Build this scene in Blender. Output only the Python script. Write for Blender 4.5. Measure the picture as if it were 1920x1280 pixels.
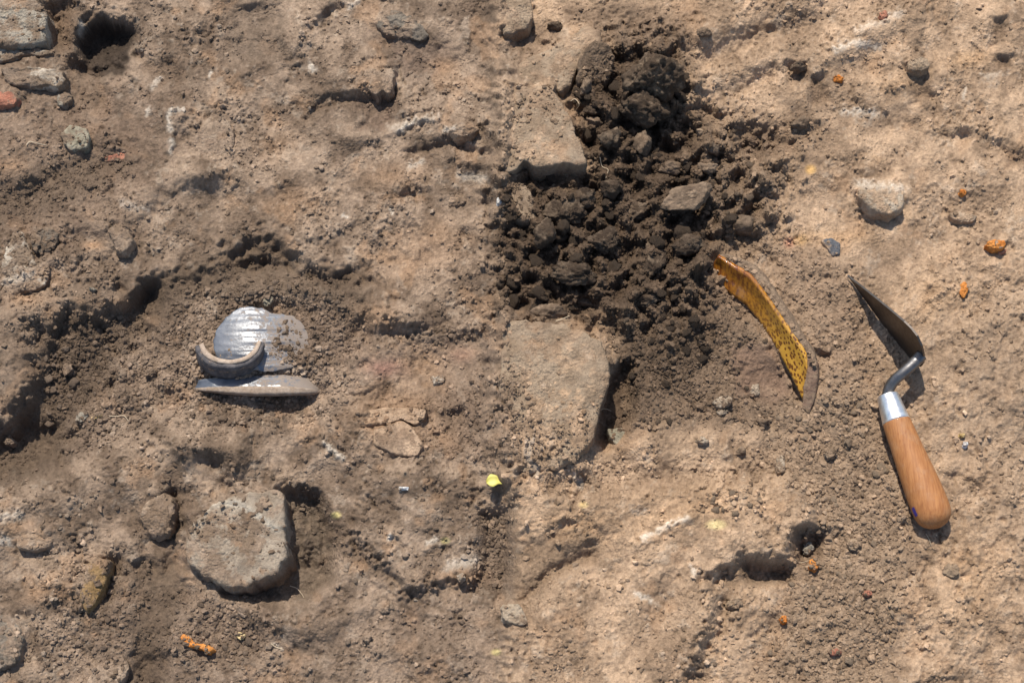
import bpy, math, random
import numpy as np
from mathutils import noise as mn, Vector

random.seed(7)
rng = np.random.default_rng(11)
scene = bpy.context.scene
for o in list(bpy.data.objects):
    bpy.data.objects.remove(o)

# ------------------------------------------------------------------ camera
TILT = math.radians(22)
DIST = 1.10
PXMM = 0.42e-3                       # metres per photo pixel at the image centre
LENS = 36 * DIST / (1920 * PXMM)
cam_d = bpy.data.cameras.new('camera')
cam_d.lens = LENS
cam_d.sensor_width = 36
cam_d.sensor_fit = 'HORIZONTAL'
cam_d.clip_start = 0.01
cam_d.clip_end = 200
cam = bpy.data.objects.new('camera', cam_d)
CAM = np.array((0.0, -DIST * math.sin(TILT), DIST * math.cos(TILT)))
cam.location = CAM
cam.rotation_euler = (TILT, 0, 0)
scene.collection.objects.link(cam)
scene.camera = cam

# ------------------------------------------------------------------ sky, sun, exposure
SUN_EL = math.radians(57)
SUN_AZ = math.radians(-17)           # measured from +Y (top of the picture) towards +X
world = bpy.data.worlds.new('World')
scene.world = world
world.use_nodes = True
wn = world.node_tree
wn.nodes.clear()
sky = wn.nodes.new('ShaderNodeTexSky')
sky.sky_type = 'NISHITA'
sky.sun_disc = False
sky.sun_elevation = SUN_EL
sky.sun_rotation = SUN_AZ
bg = wn.nodes.new('ShaderNodeBackground')
bg.inputs['Strength'].default_value = 0.11
wo = wn.nodes.new('ShaderNodeOutputWorld')
wn.links.new(sky.outputs[0], bg.inputs[0])
wn.links.new(bg.outputs[0], wo.inputs[0])

sun_d = bpy.data.lights.new('sun', 'SUN')
sun_d.energy = 3.7
sun_d.angle = math.radians(0.9)
sun_d.color = (1.0, 0.94, 0.85)
sun = bpy.data.objects.new('sun', sun_d)
sdir = Vector((math.sin(SUN_AZ) * math.cos(SUN_EL), math.cos(SUN_AZ) * math.cos(SUN_EL), math.sin(SUN_EL)))
sun.rotation_euler = sdir.to_track_quat('Z', 'Y').to_euler()
sun.location = sdir * 3
scene.collection.objects.link(sun)

scene.view_settings.view_transform = 'Standard'
scene.view_settings.look = 'None'
scene.view_settings.gamma = 1
scene.view_settings.exposure = 0.54
scene.view_settings.use_curve_mapping = False

# ------------------------------------------------------------------ pixel <-> ground
FPX = 1920 * LENS / 36
CT, ST = math.cos(TILT), math.sin(TILT)


def unproj(u, v, z):
    """photo pixel at a known height above the datum -> world x, y"""
    u = np.asarray(u, float); v = np.asarray(v, float); z = np.asarray(z, float)
    x = (u - 960) / FPX; y = -(v - 640) / FPX
    dy = y * CT + ST
    dz = y * ST - CT
    t = (z - CAM[2]) / dz
    return x * t, CAM[1] + dy * t


def proj(x, y, z):
    px = x; py = y - CAM[1]; pz = z - CAM[2]
    cy = py * CT + pz * ST
    cz = -py * ST + pz * CT
    return 960 + FPX * px / -cz, 640 - FPX * cy / -cz


# ------------------------------------------------------------------ survey rasters (height mm, colour, looseness)
S = 1.5
U0, V0 = -336.0, -320.0
NW, NH = 1728, 1280
uu = U0 + (np.arange(NW) + 0.5) * S
vv = V0 + (np.arange(NH) + 0.5) * S
UU, VV = np.meshgrid(uu, vv)
kx = np.fft.rfftfreq(NW, S)[None, :]
ky = np.fft.fftfreq(NH, S)[:, None]
KK = np.sqrt(kx * kx + ky * ky) + 1e-9


def fnoise(lmin, lmax, beta, seed):
    """unit-variance noise with wavelengths lmin..lmax photo pixels"""
    r = np.random.default_rng(seed)
    f = np.fft.rfft2(r.standard_normal((NH, NW)).astype(np.float32))
    amp = KK ** (-beta / 2) * np.exp(-(KK * lmin) ** 4) * (1 - np.exp(-(KK * lmax) ** 4))
    n = np.fft.irfft2(f * amp, s=(NH, NW))
    return (n / n.std()).astype(np.float32)


H = np.zeros((NH, NW), np.float32)
GR = np.full((NH, NW), 0.35, np.float32)      # looseness: crumb density
SM = np.zeros((NH, NW), np.float32)           # smooth trowelled / dusty surface
COL = np.zeros((NH, NW, 3), np.float32)


def win(u0, v0, u1, v1):
    i0 = max(0, int((u0 - U0) / S)); i1 = min(NW, int((u1 - U0) / S) + 2)
    j0 = max(0, int((v0 - V0) / S)); j1 = min(NH, int((v1 - V0) / S) + 2)
    return slice(j0, j1), slice(i0, i1)


def sstep(x):
    x = np.clip(x, 0, 1)
    return x * x * (3 - 2 * x)


N_A = fnoise(30, 260, 3.0, 1)
N_B = fnoise(10, 70, 2.6, 2)
N_C = fnoise(4, 24, 2.0, 3)
N_D = fnoise(120, 900, 3.0, 4)
N_E = fnoise(14, 120, 2.4, 5)
N_F = fnoise(40, 300, 2.4, 6)
N_G = fnoise(3, 12, 1.0, 8)


def gmask(u, v, ru, rv, rot=0, p=2.0):
    R = max(ru, rv) * 2.6
    w = win(u - R, v - R, u + R, v + R)
    a = math.radians(rot)
    du = UU[w] - u; dv = VV[w] - v
    a1 = (du * math.cos(a) + dv * math.sin(a)) / ru
    a2 = (-du * math.sin(a) + dv * math.cos(a)) / rv
    return w, np.exp(-((a1 * a1 + a2 * a2) ** (p / 2)))


def bump(u, v, ru, rv, amp, rot=0, p=2.0):
    w, m = gmask(u, v, ru, rv, rot, p)
    H[w] += amp * m


def polydist(pts, w):
    """signed distance (inside positive) to a polygon"""
    P = np.array(pts, float)
    x = UU[w]; y = VV[w]
    d = np.full(x.shape, 1e9); ins = np.zeros(x.shape, bool)
    for k in range(len(P)):
        a = P[k]; b = P[(k + 1) % len(P)]
        ab = b - a
        t = np.clip(((x - a[0]) * ab[0] + (y - a[1]) * ab[1]) / (ab @ ab + 1e-9), 0, 1)
        d = np.minimum(d, np.hypot(x - a[0] - t * ab[0], y - a[1] - t * ab[1]))
        c = (a[1] > y) != (b[1] > y)
        xs = a[0] + (y - a[1]) * ab[0] / (ab[1] if abs(ab[1]) > 1e-9 else 1e-9)
        ins ^= c & (x < xs)
    return np.where(ins, d, -d)


def pmask(pts, soft, rag=0.0):
    P = np.array(pts, float)
    m = soft + rag * 2.5 + 4
    w = win(P[:, 0].min() - m, P[:, 1].min() - m, P[:, 0].max() + m, P[:, 1].max() + m)
    d = polydist(pts, w)
    if rag:
        d = d + rag * (0.7 * N_B[w] + 0.45 * N_C[w])
    return w, sstep(0.5 + d / (2 * soft))


def plateau(pts, amp, soft=10, rag=4, hard=False):
    if not hard:
        amp *= 0.62; soft *= 1.5
    w, m = pmask(pts, soft, rag)
    H[w] += amp * m


def linemask(pts, wd):
    P = np.array(pts, float)
    m = wd * 3
    w = win(P[:, 0].min() - m, P[:, 1].min() - m, P[:, 0].max() + m, P[:, 1].max() + m)
    x = UU[w] + N_B[w] * min(4, wd * .6); y = VV[w] + N_C[w] * min(3, wd * .5)
    d = np.full(x.shape, 1e9)
    for k in range(len(P) - 1):
        a = P[k]; b = P[k + 1]; ab = b - a
        t = np.clip(((x - a[0]) * ab[0] + (y - a[1]) * ab[1]) / (ab @ ab + 1e-9), 0, 1)
        d = np.minimum(d, np.hypot(x - a[0] - t * ab[0], y - a[1] - t * ab[1]))
    return w, np.exp(-(d / wd) ** 2)


def ridge(pts, amp, wd):
    w, m = linemask(pts, wd)
    H[w] += amp * m


def paint(mask, col, k=1.0):
    w, m = mask
    m = (m * k)[..., None]
    COL[w] = COL[w] * (1 - m) + np.array(col, np.float32) * m


def mult(mask, col, k=1.0):
    w, m = mask
    m = (m * k)[..., None]
    COL[w] *= 1 - m + np.array(col, np.float32) * m


def loose(mask, val, k=1.0):
    w, m = mask
    GR[w] = GR[w] * (1 - m * k) + val * m * k


def smooth(mask, k=1.0):
    w, m = mask
    SM[w] = np.maximum(SM[w], m * k)


# --- base soil colours (left spit is browner, right spit paler and sandier)
C_L = np.array((0.285, 0.205, 0.142), np.float32)
C_L2 = np.array((0.150, 0.104, 0.070), np.float32)
C_R = np.array((0.405, 0.278, 0.178), np.float32)
C_R2 = np.array((0.262, 0.177, 0.112), np.float32)
C_DARK = (0.070, 0.046, 0.029)
C_DAMP_SHADE = (0.135, 0.090, 0.058)  # damp soil tone, also painted where hollows and gaps are shaded
C_PALE = (0.500, 0.405, 0.305)
C_ORNG = (0.340, 0.205, 0.115)
C_GREY = (0.245, 0.205, 0.160)
side = sstep((UU + 14 * N_E + 8 * N_B - 900) / 110)[..., None]
mixL = sstep(0.42 + 0.30 * N_F + 0.16 * N_E + 0.16 * np.exp(-(((UU - 700) / 330) ** 2 + ((VV - 380) / 260) ** 2)))[..., None]
mixR = sstep(0.5 + 0.30 * np.roll(N_F, 300, 1) + 0.16 * np.roll(N_E, 211, 0))[..., None]
COL[:] = (C_L * mixL + C_L2 * (1 - mixL)) * (1 - side) + (C_R * mixR + C_R2 * (1 - mixR)) * side
pal = sstep((np.roll(N_E, 77, 1) + 0.7 * np.roll(N_C, 31, 0) - 1.35) / 0.9)[..., None]
COL[:] = COL * (1 - 0.25 * pal) + np.array(C_PALE, np.float32) * 0.25 * pal
org = sstep((np.roll(N_F, 500, 0) + 0.5 * np.roll(N_E, 90, 1) - 1.1) / 0.9)[..., None]
COL[:] = COL * (1 - 0.35 * org) + np.array(C_ORNG, np.float32) * 0.35 * org
SM[:] = sstep(0.5 + 0.5 * np.roll(N_F, 150, 1) + 0.2 * N_E)
GR[:] = 0.34 - 0.27 * SM

# --- overall relief
H += 2.6 * N_D + 1.3 * N_A



def facets(cell, seed, warp):
    """broken, blocky ground: every cell of a jittered grid is a small plane with its own height and tilt; also the gap between cells"""
    r = np.random.default_rng(seed)
    gx, gy = int(NW * S / cell) + 4, int(NH * S / cell) + 4
    jx = r.random((gy, gx)); jy = r.random((gy, gx)); hh = r.standard_normal((gy, gx)); tx = r.standard_normal((gy, gx)); ty = r.standard_normal((gy, gx))
    x = (UU - U0 + warp * N_A * .8 + warp * .5 * N_B) / cell + 1.5
    y = (VV - V0 + warp * np.roll(N_A, 400, 1) * .8 + warp * .5 * np.roll(N_B, 200, 0)) / cell + 1.5
    ix = np.floor(x).astype(int); iy = np.floor(y).astype(int)
    b1 = np.full(x.shape, 9.0, np.float32); b2 = b1.copy(); val = np.zeros(x.shape, np.float32)
    for dy_ in (-1, 0, 1):
        for dx_ in (-1, 0, 1):
            cx_ = np.clip(ix + dx_, 0, gx - 1); cy_ = np.clip(iy + dy_, 0, gy - 1)
            ox = x - (cx_ + jx[cy_, cx_]); oy = y - (cy_ + jy[cy_, cx_])
            d = ox * ox + oy * oy
            nw = d < b1
            b2 = np.where(nw, b1, np.minimum(b2, d))
            val = np.where(nw, hh[cy_, cx_] * .6 + tx[cy_, cx_] * ox + ty[cy_, cx_] * oy, val)
            b1 = np.where(nw, d, b1)
    gap = np.sqrt(b2) - np.sqrt(b1)
    return val.astype(np.float32), gap.astype(np.float32)


fa, ga = facets(105, 31, 16)
fb, gb = facets(42, 32, 8)
fc, gc_ = facets(17, 33, 4)
fm = sstep(0.5 + 0.5 * np.roll(N_F, 480, 0))
H += (0.5 + 0.7 * fm) * 1.25 * fa + (0.25 + 0.75 * fm) * 0.62 * fb
FINE_F = (0.28 * fc - 0.35 * np.exp(-(gc_ / .08) ** 2)) * sstep(0.55 + 0.5 * np.roll(N_F, 700, 1)) - 0.5 * np.exp(-(ga / .022) ** 2) * sstep(np.roll(N_E, 50, 1))

# =============== left spit relief
plateau([(160, 45), (215, 42), (248, 62), (250, 100), (232, 132), (190, 140), (152, 120), (148, 80)], -27, 20, 9, True)      # round hole
bump(222, 112, 20, 14, 9); bump(180, 118, 14, 10, 8); bump(205, 70, 16, 10, -6)
plateau([(88, 8), (118, 0), (150, 10), (150, 50), (140, 85), (112, 90), (86, 80)], -16, 7, 4)          # gap beside the corner stone
bump(140, 60, 10, 40, 14, 8)
plateau([(100, 95), (150, 95), (200, 140), (190, 165), (140, 160), (122, 135)], -8, 12, 5)
plateau([(130, 150), (190, 165), (190, 205), (130, 210)], -7, 16, 6)
plateau([(120, 285), (170, 280), (230, 300), (225, 330), (120, 350), (40, 400), (0, 400), (0, 365), (60, 345)], -13, 20, 8)
plateau([(270, 115), (320, 110), (350, 135), (345, 160), (290, 160), (262, 140)], -9, 11, 6)
plateau([(430, 12), (500, 8), (530, 30), (510, 75), (440, 62)], -10, 13, 6)
plateau([(420, 80), (500, 72), (535, 95), (480, 115), (425, 110)], -7, 10, 5)
bump(370, 45, 60, 30, 7, -35)
bump(590, 40, 40, 16, 8, -45); ridge([(560, 40), (610, 0)], 5, 12); ridge([(575, 55), (640, 15)], -5, 9)
bump(560, 80, 50, 40, 6)
plateau([(700, 70), (800, 75), (860, 95), (840, 140), (760, 150), (745, 110), (700, 95)], -8, 16, 8)
plateau([(668, 185), (700, 172), (742, 178), (735, 225), (715, 248), (680, 240)], -15, 10, 5)
ridge([(745, 130), (742, 180)], -9, 7)
bump(640, 150, 40, 60, 7); bump(680, 255, 60, 20, 6, -10)
ridge([(575, 225), (610, 190), (660, 185)], -6, 8)
bump(860, 240, 60, 36, 9); ridge([(770, 290), (850, 270), (915, 295)], -5, 9)
ridge([(745, 245), (795, 222), (820, 220)], 5, 6); ridge([(745, 252), (800, 232)], -3, 6)
bump(780, 205, 60, 12, 5, -12); bump(880, 300, 50, 16, 6, 12)
bump(330, 220, 34, 30, 7); ridge([(312, 210), (320, 200), (345, 205)], 2.5, 5); ridge([(318, 245), (322, 290)], 3.5, 6)
bump(405, 330, 90, 24, 6); ridge([(200, 430), (250, 385), (330, 335), (390, 320)], 7, 26)
plateau([(245, 380), (300, 335), (330, 350), (270, 430), (240, 430)], -4, 14, 6)
bump(600, 300, 90, 60, 7, -30); bump(640, 400, 140, 70, 5, -20)
bump(770, 365, 30, 14, -5); ridge([(755, 370), (800, 362)], -3, 6)
bump(855, 445, 40, 40, 3); plateau([(862, 430), (890, 430), (885, 452), (865, 452)], -7, 7, 3)
ridge([(690, 100), (720, 112), (740, 135)], 4, 8)
# scarp above the vessel: ground drops into the pit dug round it
plateau([(250, 600), (262, 560), (300, 530), (345, 505), (400, 505), (440, 480), (475, 455), (530, 460), (545, 485), (600, 520), (640, 520),
         (672, 545), (700, 590), (690, 640), (640, 690), (620, 740), (560, 790), (380, 800), (290, 780), (230, 720), (240, 640)], -11, 32, 14, True)
plateau([(455, 455), (500, 447), (532, 462), (535, 490), (500, 505), (460, 500)], -6, 10, 5, True)
bump(512, 482, 15, 12, 12); bump(475, 478, 13, 8, 10)
ridge([(450, 505), (480, 512), (500, 492), (520, 470)], -7, 6)
bump(500, 545, 80, 22, 10); bump(470, 670, 150, 60, 8)
ridge([(545, 485), (600, 528), (640, 525), (675, 505)], -6, 12)
bump(640, 560, 40, 26, 5); bump(735, 590, 90, 26, 8, 10); ridge([(665, 625), (720, 633), (790, 618), (850, 600)], -5, 10)
ridge([(300, 520), (290, 560), (275, 590)], -7, 14)
plateau([(505, 668), (560, 655), (606, 655), (612, 706), (366, 710), (372, 700), (430, 706), (500, 690)], 7, 12, 4)
bump(432, 664, 40, 16, 7, 0, 4)
bump(560, 640, 36, 30, 3); bump(598, 716, 26, 14, 5)
# left hollow
plateau([(60, 640), (95, 600), (140, 585), (200, 600), (235, 560), (290, 540), (280, 620), (215, 680), (190, 740), (130, 800), (120, 870), (40, 900),
         (-60, 905), (-60, 840), (20, 810), (48, 760), (70, 700)], -15, 26, 12, True)
plateau([(55, 690), (95, 640), (105, 590), (80, 600), (45, 660)], 9, 8, 4)
plateau([(-30, 815), (45, 790), (105, 800), (108, 850), (60, 885), (-30, 905)], -10, 12, 5, True)
bump(20, 680, 40, 50, 9); bump(30, 745, 40, 24, 8, -20)
bump(90, 640, 12, 50, 6, 20)
bump(25, 600, 30, 40, 7); ridge([(0, 590), (35, 575), (70, 590)], 5, 14)
ridge([(45, 510), (90, 490), (140, 470)], 5, 12); ridge([(30, 560), (60, 545), (100, 530)], -6, 9)
plateau([(120, 430), (215, 425), (205, 455), (130, 462)], -6, 9, 4)
plateau([(-40, 555), (30, 560), (30, 590), (-40, 600)], -8, 9, 4)
ridge([(190, 520), (215, 570)], 5, 14)
ridge([(200, 590), (210, 640)], -5, 16)
# broad diagonal spine, lower left
ridge([(-60, 1010), (60, 945), (200, 885), (330, 840), (430, 850)], 12, 55)
ridge([(330, 835), (400, 832), (445, 850), (440, 880)], 8, 22); ridge([(380, 862), (440, 885)], -5, 10)
ridge([(590, 820), (690, 860), (780, 900)], 4, 40)
plateau([(520, 920), (545, 915), (600, 930), (625, 1000), (622, 1080), (585, 1125), (530, 1135), (470, 1125), (420, 1110), (470, 1095), (530, 1080), (545, 1030)], -20, 14, 5, True)
plateau([(535, 1070), (585, 1050), (612, 1075), (590, 1115), (540, 1120)], -10, 9, 4)
for k in range(5):
    ridge([(548 + 13 * k, 935 + 6 * k), (555 + 13 * k, 1000), (560 + 12 * k, 1060)], 1.6 if k % 2 else -1.6, 5)
plateau([(255, 1060), (330, 1050), (350, 1090), (330, 1150), (290, 1230), (262, 1280), (235, 1280), (255, 1190), (250, 1110)], -13, 16, 6)
plateau([(262, 1010), (330, 1005), (345, 1060), (300, 1075), (262, 1060)], -8, 12, 5)
ridge([(320, 930), (332, 960), (325, 1000)], -9, 9)
plateau([(195, 1050), (225, 1045), (235, 1080), (205, 1130), (190, 1125)], -9, 8, 4)
bump(100, 1080, 60, 40, 6); bump(120, 1000, 70, 25, 6)
plateau([(30, 1150), (60, 1145), (75, 1180), (62, 1240), (30, 1260), (48, 1200)], -9, 8, 4)
plateau([(260, 1250), (300, 1215), (320, 1230), (300, 1300), (270, 1300)], -12, 8, 4)
plateau([(425, 1120), (470, 1150), (480, 1220), (430, 1240), (380, 1225), (370, 1170)], -7, 14, 6)
ridge([(480, 1150), (560, 1180), (640, 1160)], 6, 24)
# lower right of the left spit: broad block of hard soil
plateau([(690, 890), (800, 865), (890, 900), (905, 985), (905, 1045), (890, 1085), (820, 1095), (760, 1110), (720, 1060), (660, 1010)], 13, 9, 5)
plateau([(905, 965), (960, 950), (960, 1130), (880, 1110), (900, 1060)], -14, 9, 5)
ridge([(725, 1075), (760, 1110), (785, 1125)], -5, 6)
plateau([(735, 1150), (800, 1160), (780, 1200), (735, 1190)], -4, 9, 4)
bump(800, 1230, 90, 36, 5); bump(680, 1140, 24, 18, 5)
plateau([(670, 765), (800, 762), (798, 785), (793, 835), (780, 860), (700, 850), (640, 800)], 4, 10, 4)
plateau([(790, 775), (870, 770), (880, 800), (800, 850), (795, 800)], -8, 9, 4)
plateau([(828, 770), (868, 768), (872, 780), (835, 785)], -6, 5, 2)
ridge([(650, 740), (680, 741), (705, 728)], -3, 2.4); ridge([(675, 802), (715, 798), (752, 782), (770, 784)], -4, 2.4)
ridge([(690, 930), (712, 960)], -3, 2.4); ridge([(806, 880), (804, 900)], -3, 2.4)
ridge([(608, 832), (640, 860)], 3, 4); ridge([(625, 830), (655, 858)], -3, 3)
plateau([(190, 770), (240, 790), (225, 850), (150, 840)], -4, 10, 5)
plateau([(100, 790), (135, 785), (132, 835), (105, 840)], -10, 7, 3)

# =============== right spit relief
# spoil heap of damp soil
heap = [(1060, 150), (1110, 100), (1150, 60), (1230, 60), (1290, 90), (1300, 190), (1350, 230), (1470, 280), (1450, 420), (1350, 460), (1330, 520),
        (1300, 620), (1180, 620), (1060, 590), (945, 590), (925, 460), (935, 340), (1020, 320), (1095, 320), (1080, 220)]
plateau(heap, 5, 30, 8)
w, m = pmask(heap, 40, 10)
H[w] += m * (5.0 * N_E[w] + 3.0 * N_B[w] + 1.3 * N_C[w])
bump(1215, 140, 60, 50, 12); bump(1190, 215, 70, 30, 8); bump(1200, 480, 120, 60, 4)
# cut behind and floor in front of the glazed sherd
plateau([(1290, 620), (1350, 560), (1400, 580), (1440, 630), (1470, 690), (1500, 745), (1480, 790), (1380, 800), (1280, 790), (1200, 720), (1200, 640)], -9, 26, 6)
plateau([(1370, 660), (1450, 650), (1490, 735), (1450, 765), (1380, 740)], -3, 16, 3)
bump(1560, 640, 50, 120, 5, -30)
ridge([(1330, 508), (1362, 549), (1400, 578), (1432, 618), (1462, 668), (1490, 722), (1504, 750)], -5, 7)
plateau([(1500, 655), (1535, 658), (1562, 662), (1558, 676), (1535, 674)], -9, 5, 2)
# ground right of big corner block, and the block's lee
plateau([(1115, 830), (1130, 740), (1152, 690), (1180, 680), (1190, 760), (1170, 820), (1130, 850)], -20, 10, 4, True)
# top right slopes
ridge([(1300, 60), (1400, 30), (1520, 0)], 7, 30); ridge([(1330, 120), (1420, 75), (1540, 40), (1620, 0)], -6, 24)
ridge([(1300, 170), (1380, 120), (1480, 95)], 6, 22)
ridge([(1380, 170), (1450, 140)], -6, 14)
ridge([(1560, 100), (1640, 60), (1700, 20)], 6, 22); bump(1700, 150, 70, 30, 6, -12)
plateau([(1700, 128), (1748, 128), (1748, 188), (1712, 190)], -9, 9, 4); bump(1715, 115, 34, 14, 6, 20)
plateau([(1625, 240), (1690, 208), (1720, 235), (1670, 270), (1640, 300), (1615, 300)], -6, 12, 5)
ridge([(1750, 245), (1815, 240), (1870, 260)], 6, 14); ridge([(1750, 252), (1830, 252), (1880, 275)], -4, 10)
plateau([(1384, 240), (1458, 238), (1458, 290), (1395, 292)], -13, 8, 5)
plateau([(1475, 200), (1530, 195), (1530, 250), (1478, 250)], -6, 10, 4)
plateau([(1474, 122), (1512, 122), (1516, 158), (1480, 162)], -12, 6, 2)
plateau([(1520, 145), (1548, 140), (1550, 190), (1520, 200)], -13, 6, 2)
plateau([(1858, 36), (1885, 36), (1892, 82), (1862, 90)], -10, 7, 3)
plateau([(1866, 105), (1900, 105), (1895, 130), (1872, 130)], -10, 6, 3)
plateau([(1880, 135), (1925, 145), (1925, 180), (1890, 170)], -5, 8, 3)
plateau([(1880, 285), (1960, 280), (1960, 315), (1895, 310)], -11, 8, 4)
bump(1880, 30, 60, 40, 8); bump(1900, 90, 30, 30, 6)
bump(1620, 280, 50, 40, 8); bump(1660, 375, 60, 34, 5)
plateau([(1640, 400), (1700, 385), (1700, 415), (1655, 428)], -7, 7, 3)
bump(1800, 340, 120, 40, 4); bump(1840, 200, 60, 40, 4)
ridge([(1560, 100), (1500, 250), (1560, 340)], 3, 30)
# compacted track on the far right with fine vertical ripples
w, m = pmask([(1740, 620), (1960, 560), (1960, 1320), (1720, 1320), (1780, 980)], 60, 10)
H[w] += m * 0.9 * np.sin((UU[w] + 0.35 * VV[w] * -1 + 9 * N_B[w]) / 7.5) * (0.5 + 0.5 * N_F[w])
bump(1880, 800, 60, 160, 5, -10); bump(1800, 1150, 70, 160, 5)
# flat hard block across the foot of the right spit
plateau([(960, 905), (1100, 930), (1300, 905), (1400, 895), (1480, 900), (1530, 945), (1535, 985), (1505, 1010), (1475, 1055), (1390, 1050),
         (1330, 1090), (1340, 1140), (1330, 1190), (1300, 1240), (1280, 1330), (940, 1330)], 14, 18, 6, True)
plateau([(1390, 1050), (1430, 1058), (1475, 1062), (1485, 1085), (1440, 1098), (1400, 1090)], -12, 8, 3, True)
plateau([(1488, 995), (1515, 985), (1540, 1000), (1535, 1045), (1500, 1055), (1485, 1030)], -12, 8, 3, True)
ridge([(1310, 1090), (1345, 1080), (1365, 1068)], -5, 6)
ridge([(1360, 1130), (1345, 1180), (1325, 1215)], -6, 10)
plateau([(966, 1020), (1010, 1000), (1080, 975), (1150, 1000), (1150, 1045), (1090, 1060), (1040, 1095), (990, 1150), (940, 1160), (940, 1040)], -11, 20, 8)
ridge([(975, 1135), (1020, 1085), (1060, 1060), (1105, 1045)], -7, 12); ridge([(1060, 1020), (1100, 1005)], 5, 14)
ridge([(1200, 1020), (1290, 970)], 4, 9)
bump(1070, 1270, 60, 30, -5)
plateau([(950, 880), (1080, 872), (1110, 830), (1180, 850), (1230, 900), (1100, 925), (960, 905)], -5, 16, 6)
plateau([(1420, 770), (1480, 800), (1550, 780), (1560, 850), (1500, 880), (1440, 840)], -6, 14, 6)
plateau([(1530, 950), (1620, 1000), (1660, 1100), (1600, 1200), (1500, 1330), (1380, 1330), (1400, 1200), (1480, 1090)], -5, 24, 6)
ridge([(1660, 760), (1690, 860), (1730, 980)], -3, 26)

# =============== colour patches of the soil, with shade painted into recesses and beside stones
dk = [(1070, 160), (1110, 110), (1150, 80), (1230, 80), (1280, 100), (1290, 190), (1330, 230), (1340, 290), (1380, 340), (1420, 430), (1345, 470), (1335, 520),
      (1300, 600), (1200, 600), (1090, 600), (960, 595), (930, 560), (944, 500), (926, 450), (946, 400), (934, 350), (1100, 320), (1085, 230)]
paint(pmask(dk, 24, 16), C_DARK, 0.94)
md = [(1290, 60), (1300, 200), (1460, 240), (1520, 200), (1550, 250), (1480, 300), (1460, 430), (1440, 470), (1350, 480), (1300, 300)]
paint(pmask(md, 34, 14), (0.17, 0.115, 0.073), 0.75)
paint(pmask([(1060, 20), (1180, 0), (1290, 30), (1290, 90), (1150, 90), (1110, 60)], 20, 10), C_DAMP_SHADE, 0.75)
paint(pmask([(966, 45), (1030, 40), (1060, 70), (1000, 105), (960, 110)], 12, 6), C_DAMP_SHADE, 0.6)  # shadow below the corner stone, painted on the soil
mid = [(1140, 600), (1340, 520), (1420, 600), (1500, 740), (1500, 790), (1400, 800), (1300, 790), (1200, 800), (1150, 820), (1150, 700)]
paint(pmask(mid, 26, 12), (0.150, 0.102, 0.066), 0.85)
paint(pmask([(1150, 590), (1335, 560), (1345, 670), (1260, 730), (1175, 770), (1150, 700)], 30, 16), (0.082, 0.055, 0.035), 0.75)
paint(pmask([(1375, 655), (1450, 645), (1488, 735), (1450, 762), (1385, 735)], 14, 3), (0.195, 0.125, 0.085), 0.8)
paint(pmask([(1440, 450), (1560, 470), (1640, 560), (1640, 700), (1560, 760), (1500, 640)], 34, 12), (0.235, 0.160, 0.104), 0.75)
paint(pmask([(1420, 760), (1640, 720), (1720, 960), (1700, 1080), (1660, 1300), (1420, 1300), (1500, 1050), (1540, 960), (1440, 860)], 34, 14), (0.230, 0.160, 0.104), 0.7)
paint(pmask([(1380, 1050), (1480, 1058), (1490, 1095), (1400, 1100)], 8, 4), C_DAMP_SHADE, 0.7)  # shade of the undercut, painted dark
paint(pmask([(1486, 985), (1540, 990), (1540, 1050), (1490, 1055)], 8, 4), C_DAMP_SHADE, 0.7)  # shade painted into the hollow beside the undercut
paint(pmask([(960, 1030), (1100, 985), (1140, 1030), (1040, 1090), (990, 1140), (955, 1150)], 16, 8), (0.19, 0.128, 0.08), 0.7)
paint(pmask([(1118, 830), (1132, 740), (1150, 690), (1168, 690), (1172, 780), (1140, 825)], 9, 4), C_DARK, 0.8)  # shade in the lee of the largest block, painted as dark soil
for (u, v, ru, rv) in ((1421, 266, 38, 26), (1497, 141, 18, 18), (1535, 170, 16, 26), (1876, 62, 15, 26), (1883, 118, 15, 12), (1502, 222, 26, 24), (1915, 298, 26, 14), (1725, 160, 22, 28)):
    paint(gmask(u, v, ru, rv, 0, 4), C_DAMP_SHADE, 0.7)  # shade painted into the dark holes and below the hump
paint(pmask([(-40, 120), (140, 160), (260, 180), (330, 160), (300, 280), (260, 420), (120, 460), (-40, 440)], 60, 26), (0.17, 0.115, 0.078), 0.55)
paint(pmask([(-40, 560), (240, 520), (330, 600), (330, 760), (200, 850), (-40, 930)], 60, 26), (0.17, 0.118, 0.08), 0.5)  # large dark slope on the left, its shade put into the colour
paint(pmask([(220, 1080), (420, 1100), (520, 1180), (470, 1300), (150, 1310)], 50, 22), (0.18, 0.125, 0.086), 0.5)
paint(pmask([(560, 540), (760, 600), (800, 660), (640, 720), (600, 640)], 40, 18), (0.20, 0.138, 0.095), 0.5)
paint(pmask([(820, 640), (960, 600), (960, 860), (800, 840)], 40, 18), (0.205, 0.142, 0.098), 0.45)
paint(pmask([(560, 1120), (900, 1110), (940, 1300), (520, 1300)], 50, 22), (0.225, 0.16, 0.112), 0.4)
paint(pmask([(1740, 560), (1960, 540), (1960, 1000), (1860, 1000), (1780, 760)], 60, 18), (0.30, 0.21, 0.138), 0.6)
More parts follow.
